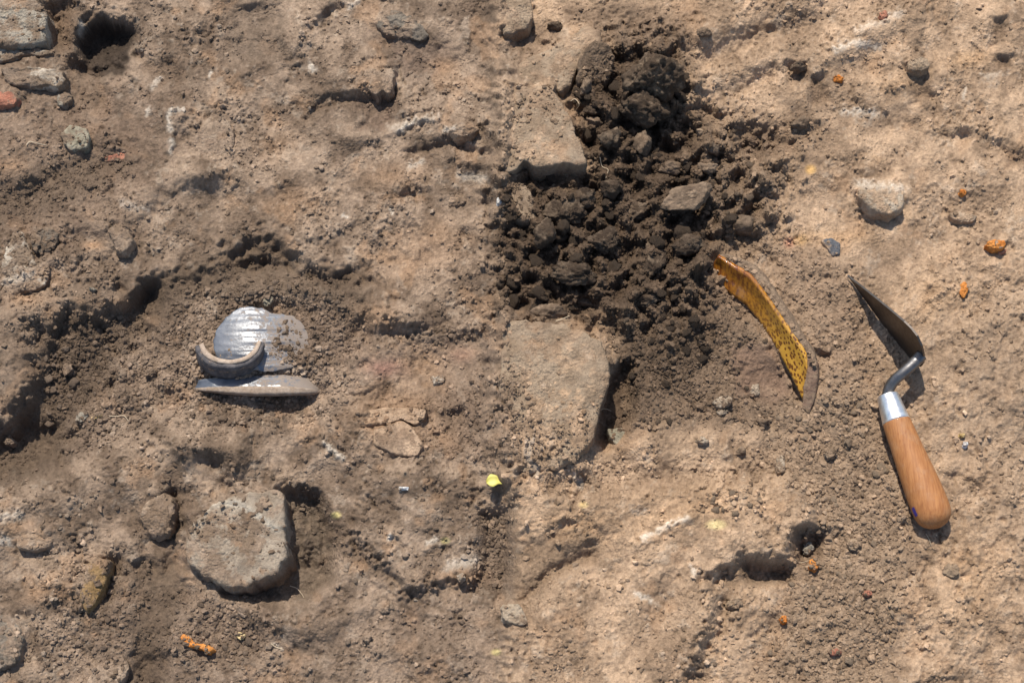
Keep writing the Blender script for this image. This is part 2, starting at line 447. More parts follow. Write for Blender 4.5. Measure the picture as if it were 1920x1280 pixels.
for pts_ in ([(280, 560), (300, 515), (345, 500), (360, 530), (320, 580)], [(440, 500), (460, 455), (530, 452), (545, 490), (500, 512)], [(590, 515), (640, 510), (690, 500), (690, 540), (620, 550)],
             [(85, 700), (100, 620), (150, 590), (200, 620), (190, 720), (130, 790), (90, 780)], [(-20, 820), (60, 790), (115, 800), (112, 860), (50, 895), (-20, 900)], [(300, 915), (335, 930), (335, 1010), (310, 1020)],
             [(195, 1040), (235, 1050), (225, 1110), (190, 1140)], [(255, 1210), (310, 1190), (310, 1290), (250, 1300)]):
    paint(pmask(pts_, 14, 8), (0.088, 0.061, 0.041), 0.7)  # painted shade on scarps, hollow walls and beside stones
# left: damp earth in the hole and loose spots; shade painted into hollows, scarps
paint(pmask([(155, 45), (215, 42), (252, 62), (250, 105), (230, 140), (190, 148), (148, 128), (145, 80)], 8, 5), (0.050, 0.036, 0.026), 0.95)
paint(pmask([(88, 5), (145, -5), (150, 60), (140, 100), (90, 95)], 9, 5), C_DAMP_SHADE, 0.7)  # shaded gap beside the corner stone, painted dark
paint(pmask([(120, 90), (190, 140), (190, 205), (130, 215), (120, 150)], 14, 6), C_DAMP_SHADE, 0.5)
paint(pmask([(270, 115), (320, 110), (350, 135), (345, 162), (290, 160)], 11, 6), C_DAMP_SHADE, 0.7)
paint(pmask([(425, 12), (505, 8), (535, 30), (535, 105), (480, 118), (425, 108)], 13, 7), (0.16, 0.115, 0.08), 0.75)
paint(pmask([(60, 320), (160, 290), (250, 305), (190, 350), (100, 400), (0, 415), (-10, 370)], 22, 10), (0.112, 0.078, 0.052), 0.8)
paint(pmask([(70, 640), (100, 595), (200, 595), (240, 560), (290, 520), (330, 520), (300, 600), (215, 680), (190, 740), (130, 800), (110, 870), (40, 900), (-60, 905), (-60, 840), (40, 790)], 24, 10), (0.112, 0.078, 0.052), 0.8)  # shade on the slopes of the left hollow, painted brown
paint(pmask([(250, 560), (345, 500), (460, 455), (530, 455), (600, 525), (680, 510), (700, 560), (660, 620), (600, 560), (400, 560), (300, 600)], 20, 9), (0.112, 0.078, 0.052), 0.8)  # shadow side of the scarp above the vessel, painted in
paint(pmask([(540, 925), (600, 935), (620, 1010), (615, 1085), (580, 1125), (480, 1120), (540, 1060)], 13, 6), (0.125, 0.092, 0.064), 0.8)  # shade of the pit right of the squarish block, painted dark
paint(pmask([(255, 1060), (350, 1060), (340, 1140), (290, 1240), (240, 1300), (250, 1150)], 18, 8), (0.112, 0.078, 0.052), 0.8)
paint(pmask([(668, 185), (742, 178), (738, 225), (715, 248), (680, 242)], 10, 5), (0.14, 0.095, 0.066), 0.75)  # painted shade in the hollow under the overhanging tan stone
paint(pmask([(700, 60), (800, 70), (860, 95), (830, 135), (760, 150), (740, 110)], 16, 8), (0.165, 0.115, 0.082), 0.7)
paint(pmask([(905, 970), (960, 955), (960, 1120), (890, 1108)], 10, 6), (0.14, 0.10, 0.07), 0.7)  # shadow along the hard soil block's right edge, painted
paint(pmask([(370, 1150), (480, 1150), (490, 1240), (380, 1240)], 18, 8), (0.17, 0.12, 0.082), 0.5)
for (u, v, ru, rv, rot, k) in ((560, 380, 60, 30, 0, .4), (740, 330, 70, 30, 0, .35), (820, 450, 60, 40, 0, .45), (760, 500, 80, 40, 0, .3), (740, 770, 80, 60, 0, .5), (790, 680, 40, 30, 0, .4),
                         (860, 1080, 50, 20, 0, .5), (70, 1110, 26, 16, -30, .6), (185, 1055, 24, 16, 0, .5), (700, 590, 40, 20, 0, .4), (175, 460, 16, 8, 0, .8), (228, 568, 12, 8, 0, .8),
                         (50, 560, 40, 14, 0, .5), (835, 125, 26, 16, 0, .6), (690, 160, 26, 14, 0, .5), (660, 175, 18, 10, 0, .4), (520, 275, 40, 30, 0, .3), (815, 820, 40, 20, 0, .3), (20, 310, 24, 14, 0, .5)):
    paint(gmask(u, v, ru, rv, rot), C_ORNG, k)
for (u, v, ru, rv, rot, k) in ((1560, 445, 70, 14, 0, .5), (1815, 110, 40, 16, -8, .6), (1680, 160, 50, 20, 0, .3), (1300, 950, 140, 40, -8, .35), (1060, 740, 60, 60, 0, .3), (1100, 980, 100, 30, 0, .25),
                         (1820, 1080, 60, 90, 0, .3), (1760, 560, 70, 40, 0, .3), (1640, 300, 26, 14, 0, .3)):
    paint(gmask(u, v, ru, rv, rot), (0.47, 0.29, 0.155), k)
# chalky smears and scrape marks
for pts, wd, k in (([(1565, 95), (1600, 80), (1645, 88)], 6, .55), ([(1605, 60), (1690, 25)], 6, .35), ([(1205, 1012), (1240, 990), (1285, 972)], 5, .65), ([(1190, 1112), (1222, 1125)], 4, .6),
                   ([(1300, 1065), (1300, 1078)], 5, .6), ([(1575, 210), (1640, 212)], 6, .5), ([(1610, 345), (1690, 352)], 7, .5), ([(1806, 165), (1806, 185)], 3, .5), ([(1000, 820), (990, 860), (1005, 885)], 5, .4),
                   ([(1080, 890), (1090, 912)], 4, .6), ([(1050, 705), (1020, 720)], 8, .25), ([(1840, 145), (1870, 140)], 5, .3), ([(316, 245), (315, 220), (322, 207), (345, 206)], 4, .55), ([(322, 262), (322, 288)], 3.5, .55),
                   ([(285, 165), (300, 150)], 5, .4), ([(275, 215), (282, 205)], 4, .5), ([(745, 246), (775, 230)], 4, .6), ([(735, 240), (820, 218)], 6, .3), ([(835, 245), (850, 240)], 4, .6), ([(765, 313), (790, 305)], 6, .4),
                   ([(860, 330), (905, 335)], 8, .35), ([(150, 40), (152, 65)], 4, .5), ([(395, 135), (393, 144)], 3, .7), ([(608, 832), (642, 858)], 5, .55), ([(728, 1012), (735, 1005)], 3, .7), ([(20, 525), (60, 515)], 8, .4),
                   ([(590, 130), (586, 124)], 5, .6), ([(655, 15), (670, 2)], 4, .5), ([(0, 972), (30, 965)], 8, .4), ([(0, 1010), (20, 1015)], 7, .5), ([(230, 380), (280, 395)], 6, .3), ([(640, 405), (655, 407)], 3, .7),
                   ([(733, 392), (735, 400)], 2.5, .8), ([(510, 1208), (530, 1215)], 3, .5), ([(800, 1015), (815, 1013)], 5, .6), ([(845, 1060), (890, 1050)], 10, .4), ([(1190, 960), (1210, 958)], 5, .3)):
    paint(linemask(pts, wd), (0.66, 0.58, 0.47), k)
paint(gmask(1343, 983, 18, 9, 0, 4), (0.62, 0.50, 0.24), .75)
paint(gmask(1094, 946, 9, 6, 0, 4), (0.60, 0.44, 0.20), .75)
paint(gmask(630, 965, 9, 6, 0, 4), (0.60, 0.50, 0.20), .8)
paint(gmask(930, 1222, 9, 6, 0, 4), (0.60, 0.50, 0.20), .6)
paint(gmask(835, 1013, 9, 6, 0, 4), (0.60, 0.50, 0.22), .6)
paint(gmask(1520, 318, 10, 9, 0, 4), (0.60, 0.36, 0.13), .8)
paint(gmask(1500, 450, 14, 10, 0, 3), (0.55, 0.33, 0.13), .5)
paint(gmask(1480, 455, 10, 10, 0, 3), (0.45, 0.2, 0.13), .5)
paint(gmask(720, 690, 34, 16, 0, 2), (0.28, 0.13, 0.10), .5)
paint(gmask(865, 665, 22, 14, 0, 2), (0.32, 0.16, 0.10), .4)

# =============== looseness
loose(pmask(heap, 26, 10), 1.0, 0.95)
loose(pmask(md, 30, 10), 1.0, 0.8)
loose(pmask(mid, 24, 10), 0.95, 0.9)
loose(pmask([(1375, 655), (1450, 645), (1488, 735), (1450, 762), (1385, 735)], 14, 3), 0.06, 0.95)
loose(pmask([(1420, 760), (1640, 720), (1720, 960), (1700, 1080), (1660, 1300), (1400, 1300), (1480, 1060), (1540, 960), (1430, 860)], 30, 10), 1.0, 0.85)
loose(pmask([(1440, 450), (1560, 470), (1640, 560), (1640, 700), (1560, 760), (1500, 640)], 30, 10), 0.75, 0.8)
loose(pmask([(1050, 880), (1180, 850), (1240, 880), (1150, 920), (980, 930)], 16, 8), 0.9, 0.8)
loose(pmask([(1330, 910), (1420, 900), (1440, 960), (1340, 960)], 20, 8), 0.9, 0.7)
loose(pmask([(1250, 1150), (1360, 1180), (1380, 1290), (1230, 1290)], 30, 10), 0.8, 0.5)
loose(pmask([(60, 640), (130, 590), (280, 560), (330, 640), (360, 720), (280, 800), (150, 860), (100, 760)], 30, 10), 1.0, 0.85)
loose(pmask([(330, 560), (440, 530), (620, 540), (680, 640), (640, 740), (600, 790), (360, 830), (300, 720)], 24, 10), 1.0, 0.9)
loose(pmask([(120, 290), (250, 300), (200, 360), (20, 420), (0, 350)], 24, 10), 0.9, 0.7)
loose(pmask([(370, 1130), (490, 1130), (500, 1240), (360, 1260), (280, 1200)], 24, 10), 0.95, 0.8)
loose(pmask([(130, 1020), (260, 1040), (280, 1200), (130, 1280), (60, 1260), (90, 1100)], 30, 10), 0.75, 0.6)
loose(pmask([(0, 440), (120, 430), (220, 500), (200, 600), (0, 640)], 30, 10), 0.7, 0.6)
loose(pmask([(910, 970), (945, 960), (945, 1120), (880, 1110)], 12, 8), 1.0, 0.8)
loose(pmask([(790, 770), (900, 700), (930, 860), (820, 860)], 24, 8), 0.8, 0.7)
loose(pmask([(940, 600), (1060, 612), (1145, 680), (1110, 830), (1080, 870), (940, 885)], 20, 10), 0.75, 0.8)
loose(pmask([(940, 160), (1040, 165), (1095, 305), (940, 320)], 16, 8), 0.6, 0.8)
loose(pmask([(350, 930), (530, 925), (540, 1060), (520, 1090), (400, 1095)], 14, 8), 0.22, 0.9)
smooth(pmask([(640, 770), (800, 760), (795, 860), (840, 900), (700, 900), (620, 860)], 24, 8))
smooth(pmask([(1300, 900), (1480, 900), (1530, 950), (1300, 1050), (1100, 1040), (1150, 950)], 30, 8))
smooth(pmask([(1010, 1130), (1280, 1060), (1320, 1180), (1250, 1320), (1000, 1320)], 30, 8))
smooth(pmask([(1375, 655), (1450, 645), (1488, 735), (1450, 762), (1385, 735)], 14, 3))
smooth(pmask([(1500, 340), (1620, 270), (1900, 300), (1900, 360), (1600, 440), (1480, 440)], 30, 10), .8)
SM *= np.clip(1.25 - GR, 0, 1)

# =============== stones bedded in the soil (outline, mm proud, mm deep, mineral, label): soil is banked against them
STONES = []
ridge([(940, 130), (936, 200), (940, 260), (938, 335)], 15, 26)
ridge([(938, 595), (942, 660), (934, 740), (942, 800), (940, 880)], 13, 28)
ridge([(962, 896), (1030, 892), (1085, 872)], 12, 20)
bump(935, 915, 40, 34, 5)
ridge([(938, -20), (936, 70)], 11, 24)
ridge([(936, 330), (938, 410)], 8, 16)


def stone(*a, **k):
    STONES.append((a, k))


def blob(u, v, ru, rv, rot=0, k=9):
    """irregular outline round a small pebble"""
    a = math.radians(rot)
    r = []
    for i in range(k):
        t = 2 * math.pi * i / k
        s = random.uniform(0.82, 1.12)
        x = ru * math.cos(t) * s; y = rv * math.sin(t) * s
        r.append((u + x * math.cos(a) - y * math.sin(a), v + x * math.sin(a) + y * math.cos(a)))
    return r


GL = 'stones bedded in the left spit'
GRt = 'stones bedded in the right spit'
# left spit
stone([(-30, -40), (40, -30), (66, -6), (84, 14), (88, 30), (85, 74), (60, 84), (20, 86), (-30, 80)], 17, 45, 'grey', 'large layered grey stone in the upper left corner', edge=3.5, amp=1.6, strata=0.9, group=GL)
stone([(-30, 84), (22, 86), (38, 95), (98, 93), (100, 99), (70, 104), (42, 104), (4, 116), (-30, 112)], 8, 25, 'grey', 'thin grey ledge stone directly under the large corner stone', edge=1.5, amp=0.8, group=GL)
stone([(2, 128), (60, 126), (117, 131), (121, 148), (112, 164), (82, 158), (40, 160), (8, 150)], 10, 28, 'pale', 'pale split stone with bright rough face below the corner stones', edge=2, amp=1.4, strata=0.8, tilt=(0, 0.12), group=GL)
stone([(108, 178), (122, 171), (136, 178), (132, 192), (116, 201), (105, 194)], 6, 20, 'grey', 'small angular grey stone just below the pale split stone', edge=1.5, n=44, group=GL)
stone([(112, 252), (131, 234), (162, 241), (167, 256), (163, 276), (130, 283), (121, 268)], 9, 26, 'green', 'angular grey-green stone standing proud beside the red fragment', edge=2, amp=0.8, tilt=(-.05, .1), group=GL)
stone([(-20, 170), (20, 172), (34, 182), (28, 196), (-20, 200)], 5, 20, 'red', 'dusty reddish stone cut by the left picture edge', edge=2, n=44, group=GL)
stone([(190, 296), (206, 283), (230, 280), (243, 288), (238, 298), (215, 303), (194, 304)], 3.5, 15, 'red', 'flat red brick fragment in the soil right of the grey-green stone', name='brick_fragment', cat='brick fragment', edge=1, amp=0.5, n=48)
stone([(372, 286), (370, 252), (384, 226), (400, 203), (424, 218), (438, 248), (434, 284), (414, 300), (376, 304)], 5, 25, 'brown', 'brown upright stone with a pale left edge, bedded flat', edge=2.4, amp=0.9, dome=1.5, tilt=(-.07, 0), group=GL)
stone([(702, 46), (718, 26), (746, 18), (776, 34), (804, 60), (792, 76), (744, 72), (714, 60)], 6, 28, 'darkgrey', 'dark grey humped stone near the top, left spit', edge=4, dome=4, amp=2.2, bank=.9, group=GL)
stone([(690, 142), (714, 124), (739, 130), (737, 164), (729, 176), (716, 168), (706, 179), (690, 164)], 10, 26, 'brown', 'tan stone overhanging a dark hollow under the humped stone', edge=2, amp=1.0, group=GL)
stone([(4, 502), (9, 470), (20, 436), (38, 430), (60, 470), (72, 500), (40, 522), (12, 532)], 7, 26, 'pale', 'whitish quartz stone at the left picture edge', edge=3, amp=1.8, group=GL)
stone([(54, 448), (72, 428), (96, 424), (108, 440), (104, 462), (86, 476), (62, 474)], 7, 24, 'darkgrey', 'dark pitted stone beside the whitish quartz stone', edge=3, amp=1.8, dome=3, group=GL)
stone([(30, 530), (52, 518), (92, 516), (84, 534), (60, 545), (36, 544)], 5, 20, 'pale', 'pale lens-shaped stone below the whitish quartz stone', edge=2.5, dome=2, n=48, group=GL)
stone([(200, 432), (216, 418), (238, 420), (250, 448), (236, 474), (216, 472), (211, 446)], 7, 24, 'brown', 'rounded tan stone with a pale lower rim left of centre', edge=3.5, dome=3, amp=1.0, group=GL)
stone([(388, 948), (436, 926), (486, 922), (524, 917), (531, 950), (536, 990), (540, 1040), (524, 1072), (466, 1099), (422, 1102), (386, 1082), (350, 1052), (345, 1012), (362, 968)], 15, 50, 'block', 'large squarish dusty limestone block, foreground of the left spit', edge=3, amp=1.5, dome=1.5, tilt=(.02, -.03), n=150, vein=[(386, 952), (415, 944), (450, 944), (470, 958), (500, 974), (522, 986)], group=GL)
stone([(262, 958), (280, 930), (306, 920), (324, 932), (330, 960), (318, 1000), (288, 1010), (264, 986)], 9, 30, 'brown', 'rounded brown stone just left of the large squarish block', edge=4, dome=4, amp=1.4, group=GL)
stone([(174, 1042), (206, 1046), (201, 1072), (193, 1102), (178, 1132), (158, 1146), (148, 1122), (158, 1080)], 9, 28, 'ochre', 'ochre elongated stone in the lower left', edge=3, dome=2, amp=1.0, tilt=(-.12, .05), group=GL)
stone([(176, 1250), (230, 1221), (241, 1250), (226, 1282), (190, 1310), (150, 1300)], 6, 24, 'brown', 'flat pale-edged slab at the bottom edge of the left spit', edge=1.5, amp=0.7, group=GL)
stone([(-30, 1150), (14, 1150), (34, 1164), (46, 1204), (32, 1242), (-30, 1262)], 5, 30, 'darkgrey', 'dark stone cut off by the lower left picture edge', edge=3, amp=1.5, group=GL)
stone([(28, 1004), (58, 990), (100, 1004), (97, 1022), (62, 1032), (32, 1026)], 5, 18, 'brown', 'thin stone with a pale lower lip, lower left', edge=1.2, amp=0.5, n=56, group=GL)
stone([(678, 770), (730, 762), (800, 765), (797, 783), (777, 797), (757, 784), (716, 796), (674, 792)], 4.5, 14, 'plate', 'upper orange-tan clay plate with an undercut right corner', name='clay_plate', cat='clay plate', edge=1, dome=.5, amp=0.5, group='clay plates on the left spit')
stone([(698, 806), (756, 786), (772, 800), (794, 834), (782, 856), (742, 852), (700, 832)], 4.5, 14, 'plate', 'lower orange-tan clay plate, pointed towards the right', name='clay_plate', cat='clay plate', edge=1, dome=.5, amp=0.5, group='clay plates on the left spit')
stone([(838, 368), (852, 358), (872, 366), (874, 380), (856, 388), (840, 382)], 2.5, 16, 'plate', 'pale knob of stone near the right rim of the left spit', edge=2, n=44, group=GL)
stone([(840, 244), (858, 226), (884, 226), (900, 240), (884, 254), (856, 256)], 5, 18, 'plate', 'pale orange rounded stone, upper right of the left spit', edge=3, dome=3, n=48, group=GL)
stone([(806, 706), (818, 700), (836, 704), (830, 718), (812, 722)], 4, 14, 'pale', 'small pale flat stone above the clay plates', edge=1.5, n=40, group=GL)
stone([(338, 1194), (342, 1186), (352, 1188), (358, 1200), (374, 1207), (392, 1208), (400, 1216), (390, 1225), (376, 1216), (352, 1212), (340, 1204)], 7, 14, 'orange', 'bright orange bent brick fragment at the foot of the left spit', name='brick_fragment', cat='brick fragment', edge=1.2, amp=0.5, n=60, bank=0)
stone(blob(451, 1190, 9.5, 9), 5, 11, 'yellow', 'yellow-orange pebble right of the bright orange fragment', name='pebble', cat='pebble', edge=2.2, dome=1, n=36)
stone([(490, 566), (498, 557), (512, 557), (510, 567), (498, 573)], 4, 10, 'green', 'pale olive pebble just above the grey vessel', name='pebble', cat='pebble', edge=1.2, n=36)
stone([(140, 786), (150, 772), (166, 774), (164, 786), (150, 792)], 5, 14, 'grey', 'grey angular pebble left of the yellowish one in the dark hollow', name='pebble', cat='pebble', edge=1, n=36)
stone([(170, 784), (176, 776), (192, 777), (186, 784)], 4, 10, 'yellow', 'small yellowish angular pebble beside the dark hollow', name='pebble', cat='pebble', edge=.8, n=36)
stone(blob(283, 700, 11, 8), 5, 12, 'clod_L', 'lone brown pebble left of the curved handle', name='pebble', cat='pebble', edge=2, n=36)
stone(blob(172, 541, 6, 5), 4, 9, 'grey', 'small round grey pebble left of the dark scarp', name='pebble', cat='pebble', edge=1.5, n=32)
stone(blob(125, 690, 11, 11), 5, 12, 'clod_L', 'round pale clod in the middle of the dark hollow', name='soil_clod', cat='soil clod', edge=3, n=36)
stone(blob(16, 826, 10, 8), 6, 12, 'clod_L', 'grey-brown clod on the rim of the hollow near the left edge', name='soil_clod', cat='soil clod', edge=2.5, n=36)
stone([(720, 1136), (736, 1130), (740, 1140), (724, 1150), (708, 1146)], 3.5, 10, 'pale', 'small pale oval stone below the hard soil block', name='pebble', cat='pebble', edge=1.4, n=36)
stone(blob(689, 1196, 8, 9), 3.5, 10, 'pale', 'round pale pebble near the bottom of the left spit', name='pebble', cat='pebble', edge=1.6, n=32)
stone([(772, 1120), (784, 1122), (782, 1130), (774, 1128)], 3, 8, 'pale', 'tiny pale chip at the tip of the crack', name='pebble', cat='pebble', edge=.8, n=28)
stone(blob(938, 374, 6, 9), 4, 9, 'white', 'bright white chip at the right rim of the left spit', name='stone_chip', cat='stone chip', edge=1, n=28)
stone([(744, 912), (764, 911), (764, 918), (750, 920)], 2.5, 8, 'white', 'small whitish chip on the hard soil block', name='stone_chip', cat='stone chip', edge=.8, n=28)
stone(blob(265, 90, 6, 7), 4, 10, 'pale', 'pale pebble on the right rim of the round hole', name='pebble', cat='pebble', edge=1.5, n=30)
stone([(856, 1080), (868, 1072), (874, 1084), (862, 1090)], 3, 9, 'pale', 'pale pebble on the lower rim of the hard soil block', name='pebble', cat='pebble', edge=1.2, n=30)

# right spit
stone([(940, 162), (1028, 160), (1046, 178), (1062, 210), (1080, 250), (1102, 305), (1086, 309), (1048, 304), (1006, 313), (986, 296), (966, 318), (944, 322), (930, 280), (944, 235), (932, 190)], 24, 58, 'slab', 'flat sandy slab with a sharp lower edge left of the dark heap', edge=1.6, amp=1.0, dome=.5, tilt=(.03, -.02), flare=-0.03, n=120, group=GRt)
stone([(940, 132), (990, 108), (1050, 82), (1098, 50), (1120, 56), (1130, 78), (1112, 92), (1096, 104), (1082, 124), (1070, 160), (1048, 176), (1028, 158), (962, 164), (936, 150)], 15, 48, 'slab', 'sloping sandy stone above the flat slab', edge=3, amp=1.2, dome=2, tilt=(.05, .0), n=110, group=GRt)
stone([(1098, 96), (1116, 84), (1140, 88), (1152, 108), (1146, 132), (1122, 152), (1098, 160), (1082, 150), (1084, 122)], 9, 34, 'clod_mid', 'dark overhanging face at the end of the sloping stone', edge=3, amp=1.2, tilt=(-.3, .5), group=GRt)  # shaded end of the sloping stone, shade put into a darker colour
stone([(940, -20), (990, -20), (1000, 20), (994, 46), (966, 62), (940, 66)], 17, 45, 'slab', 'pale stone in the upper left corner of the right spit', edge=3, amp=1.2, group=GRt)
stone([(940, 338), (984, 344), (1000, 374), (1007, 408), (990, 416), (960, 410), (940, 404)], 10, 32, 'slab', 'small sandy slab below the flat slab, left of the heap', edge=1.5, amp=.8, n=64, group=GRt)
stone([(938, 597), (1000, 601), (1058, 611), (1108, 634), (1138, 660), (1148, 690), (1134, 736), (1118, 790), (1108, 826), (1086, 862), (1030, 884), (970, 892), (936, 850), (950, 790), (934, 720), (948, 660)], 20, 55, 'slab', 'largest sandstone block with a pale chipped rim, below the dark heap', edge=3, amp=2.0, dome=1.5, tilt=(.03, .06), n=140, group=GRt)
stone([(1137, 804), (1164, 801), (1190, 805), (1187, 818), (1172, 838), (1160, 840), (1147, 825)], 9, 20, 'green', 'small triangular yellow-grey stone at the foot of the largest block', edge=1.2, amp=.6, n=48, group=GRt)
stone([(1610, 354), (1648, 345), (1690, 354), (1701, 384), (1668, 404), (1640, 396), (1616, 376)], 6.5, 24, 'paleR', 'pale smooth stone with a pointed lower corner, upper right', edge=2.5, dome=2, amp=1.0, tilt=(0, .08), group=GRt)
stone([(1778, 400), (1796, 396), (1834, 404), (1828, 414), (1804, 418), (1786, 410)], 5, 16, 'paleR', 'low pale flat stone right of the pointed stone', edge=1.4, amp=.5, n=48, group=GRt)
stone([(1538, 450), (1560, 445), (1576, 456), (1576, 478), (1560, 480), (1552, 466)], 3, 12, 'flint', 'flat blue-grey flint above the trowel tip', name='flint', cat='stone', edge=1, amp=.5, n=44)
stone([(1850, 456), (1862, 448), (1880, 450), (1888, 458), (1880, 466), (1862, 466)], 6, 13, 'orange', 'bright orange pebble far right above the trowel', name='pebble', cat='pebble', edge=2.2, n=36)
stone([(1866, 466), (1882, 464), (1888, 472), (1876, 476)], 4, 10, 'red', 'dull red chip under the bright orange pebble', name='brick_fragment', cat='brick fragment', edge=1.2, n=30)
stone([(1802, 530), (1814, 528), (1816, 548), (1808, 558), (1801, 550)], 3.4, 9, 'orange', 'orange brick crumb right of the trowel blade', name='brick_fragment', cat='brick fragment', edge=1, n=30)
stone([(1558, 144), (1572, 140), (1584, 146), (1578, 153), (1564, 151)], 3.6, 9, 'orange', 'orange brick crumb beside two dark holes near the top', name='brick_fragment', cat='brick fragment', edge=1, n=30)
stone([(1518, 1050), (1530, 1042), (1536, 1056), (1530, 1070), (1518, 1066)], 6, 14, 'orange', 'orange brick crumb by the undercut hollow', name='brick_fragment', cat='brick fragment', edge=1.2, n=30)
stone(blob(1470, 1160, 6, 8), 4, 9, 'orange', 'small orange crumb among loose crumbs at the bottom', name='brick_fragment', cat='brick fragment', edge=1, n=28)
stone(blob(1626, 1112, 11, 6), 3.5, 9, 'red', 'reddish crumb in loose soil below the trowel handle', name='brick_fragment', cat='brick fragment', edge=1, n=28)
stone(blob(1566, 1222, 13, 6), 3, 9, 'red', 'long reddish fragment near the bottom of the right spit', name='brick_fragment', cat='brick fragment', edge=1, n=28)
stone(blob(1806, 360, 7, 7), 3, 9, 'orange', 'pale orange crumb above the low flat stone', name='brick_fragment', cat='brick fragment', edge=1, n=28)
stone([(1648, 26), (1660, 18), (1666, 28), (1658, 42)], 5, 14, 'red', 'reddish stone at the top edge, right spit', edge=1.5, n=36, group=GRt)
stone([(1337, 752), (1350, 742), (1372, 742), (1374, 752), (1356, 766), (1344, 764)], 6, 12, 'paleR', 'flat pale pebble in front of the glazed sherd', name='pebble', cat='pebble', edge=1.2, amp=.6, n=40)
stone([(1344, 769), (1366, 768), (1364, 776), (1350, 777)], 3, 8, 'paleR', 'thin pale chip tucked under the flat pebble', name='pebble', cat='pebble', edge=1, n=32)
stone([(1402, 736), (1408, 722), (1424, 719), (1427, 738), (1416, 742)], 4.5, 10, 'paleR', 'squarish pale pebble on the smooth floor by the sherd', name='pebble', cat='pebble', edge=1, n=36)
stone([(1305, 822), (1316, 819), (1331, 825), (1330, 831), (1312, 830)], 4.5, 9, 'paleR', 'small smooth cylinder-shaped pale pebble', name='pebble', cat='pebble', edge=1.6, n=32)
stone([(1456, 856), (1470, 854), (1473, 872), (1466, 888), (1456, 886)], 6, 13, 'paleR', 'upright oblong pale pebble below the sherd', name='pebble', cat='pebble', edge=1.6, n=36)
stone([(1546, 850), (1556, 840), (1570, 840), (1566, 856), (1552, 862)], 6, 13, 'grey', 'dark grey pebble left of the trowel handle', name='pebble', cat='pebble', edge=1.4, n=36)
stone(blob(1810, 832, 5, 5), 4, 8, 'white', 'tiny white pebble right of the trowel handle', name='pebble', cat='pebble', edge=1.4, n=28)
stone(blob(1804, 815, 6, 4), 3, 7, 'yellow', 'tiny yellowish pebble just above the white one', name='pebble', cat='pebble', edge=1, n=28)
stone([(1592, 1010), (1612, 1010), (1616, 1022), (1602, 1032), (1590, 1026)], 5, 13, 'clod_R', 'flat-topped clod in loose soil left of the handle end', name='soil_clod', cat='soil clod', edge=1.5, n=36)
stone([(1768, 1062), (1780, 1054), (1796, 1058), (1800, 1074), (1786, 1084), (1770, 1074)], 4, 12, 'clod_R', 'angular clod below the handle end', name='soil_clod', cat='soil clod', edge=1.2, n=36)
stone([(1508, 1014), (1520, 1010), (1526, 1028), (1516, 1040), (1506, 1034)], 9, 20, 'grey', 'grey pebble inside the undercut hollow', name='pebble', cat='pebble', edge=2, n=36)
stone([(1366, 1124), (1388, 1120), (1394, 1132), (1376, 1142), (1362, 1136)], 5, 14, 'clod_R', 'smooth grey-tan lump below the undercut', name='soil_clod', cat='soil clod', edge=2, n=40)
stone([(940, 1132), (974, 1132), (984, 1150), (990, 1170), (970, 1172), (940, 1160)], 4.5, 18, 'paleR', 'broken pale stone at the seam, lower left of the right spit', edge=1.2, n=44, group=GRt)
stone([(1700, 118), (1716, 104), (1738, 110), (1746, 126), (1728, 134), (1706, 132)], 3, 20, 'slab', 'pale hump with a shaded lower side, upper right', edge=3, dome=2, n=52, group=GRt)



def LOW(P):
    return 0.68 if P[:, 0].mean() < 940 and P[:, 1].mean() < 1300 else 0.9


HB = H.copy()                                    # height of the soil surface before it banks up against the stones
for a_, k_ in STONES:
    pts_, top_ = a_[0], a_[1]
    P_ = np.array(pts_, float)
    R_ = np.hypot(*(P_ - P_.mean(0)).T).mean()
    sh_ = np.array((-1.0, -1.6)) * min(7.0, R_ * 0.22)
    w, m = pmask(P_ + sh_, max(3.5, min(10, R_ * .3)), min(5.0, R_ * .16))
    if k_.get('bank', 1):
        H[w] += m * max(0.0, top_ * LOW(P_) * k_.get('bank', .7) - 0.4)

# =============== slopes settle to the angle of repose
MAXD = 0.80
for it in range(60):
    for ax_ in (0, 1):
        d_ = np.diff(H, axis=ax_)
        mv = 0.25 * (np.maximum(d_ - MAXD, 0) - np.maximum(-d_ - MAXD, 0))
        if ax_ == 0:
            H[:-1] += mv; H[1:] -= mv
        else:
            H[:, :-1] += mv; H[:, 1:] -= mv

# =============== fine relief
rough = 1 - 0.72 * SM
H += rough * (0.55 * N_E + 0.42 * N_B + 0.30 * N_C) + 0.16 * N_C + 0.16 * rough * N_G
H += FINE_F * (0.4 + 0.6 * rough)
cracked = np.maximum(0, 1 - np.abs(np.roll(N_B, 333, 0)) * 9) * sstep((np.roll(N_F, 260, 1) - 0.6) / 0.6)
H -= 0.9 * cracked
H *= 1e-3
HB0 = (HB * 1e-3).astype(np.float32)
HC = H.copy()
tone = 1 + 0.10 * N_C + 0.07 * N_G + 0.07 * N_B
COL *= np.clip(tone, 0.55, 1.5)[..., None]
mean_col = (C_L + C_R) / 2 * 0.85
COL = np.clip(COL, 0.012, 0.8).astype(np.float32)
COLD = np.maximum(COL, COL.mean((0, 1)) * np.array((.72, .72, .72)))       # dry dust that settles on stones


def sample(A, u, v):
    x = np.clip((np.asarray(u, float) - U0) / S - 0.5, 0, NW - 1.001)
    y = np.clip((np.asarray(v, float) - V0) / S - 0.5, 0, NH - 1.001)
    i = x.astype(int); j = y.astype(int)
    fx = x - i; fy = y - j
    if A.ndim == 3:
        fx = fx[..., None]; fy = fy[..., None]
    return (A[j, i] * (1 - fx) + A[j, i + 1] * fx) * (1 - fy) + (A[j + 1, i] * (1 - fx) + A[j + 1, i + 1] * fx) * fy


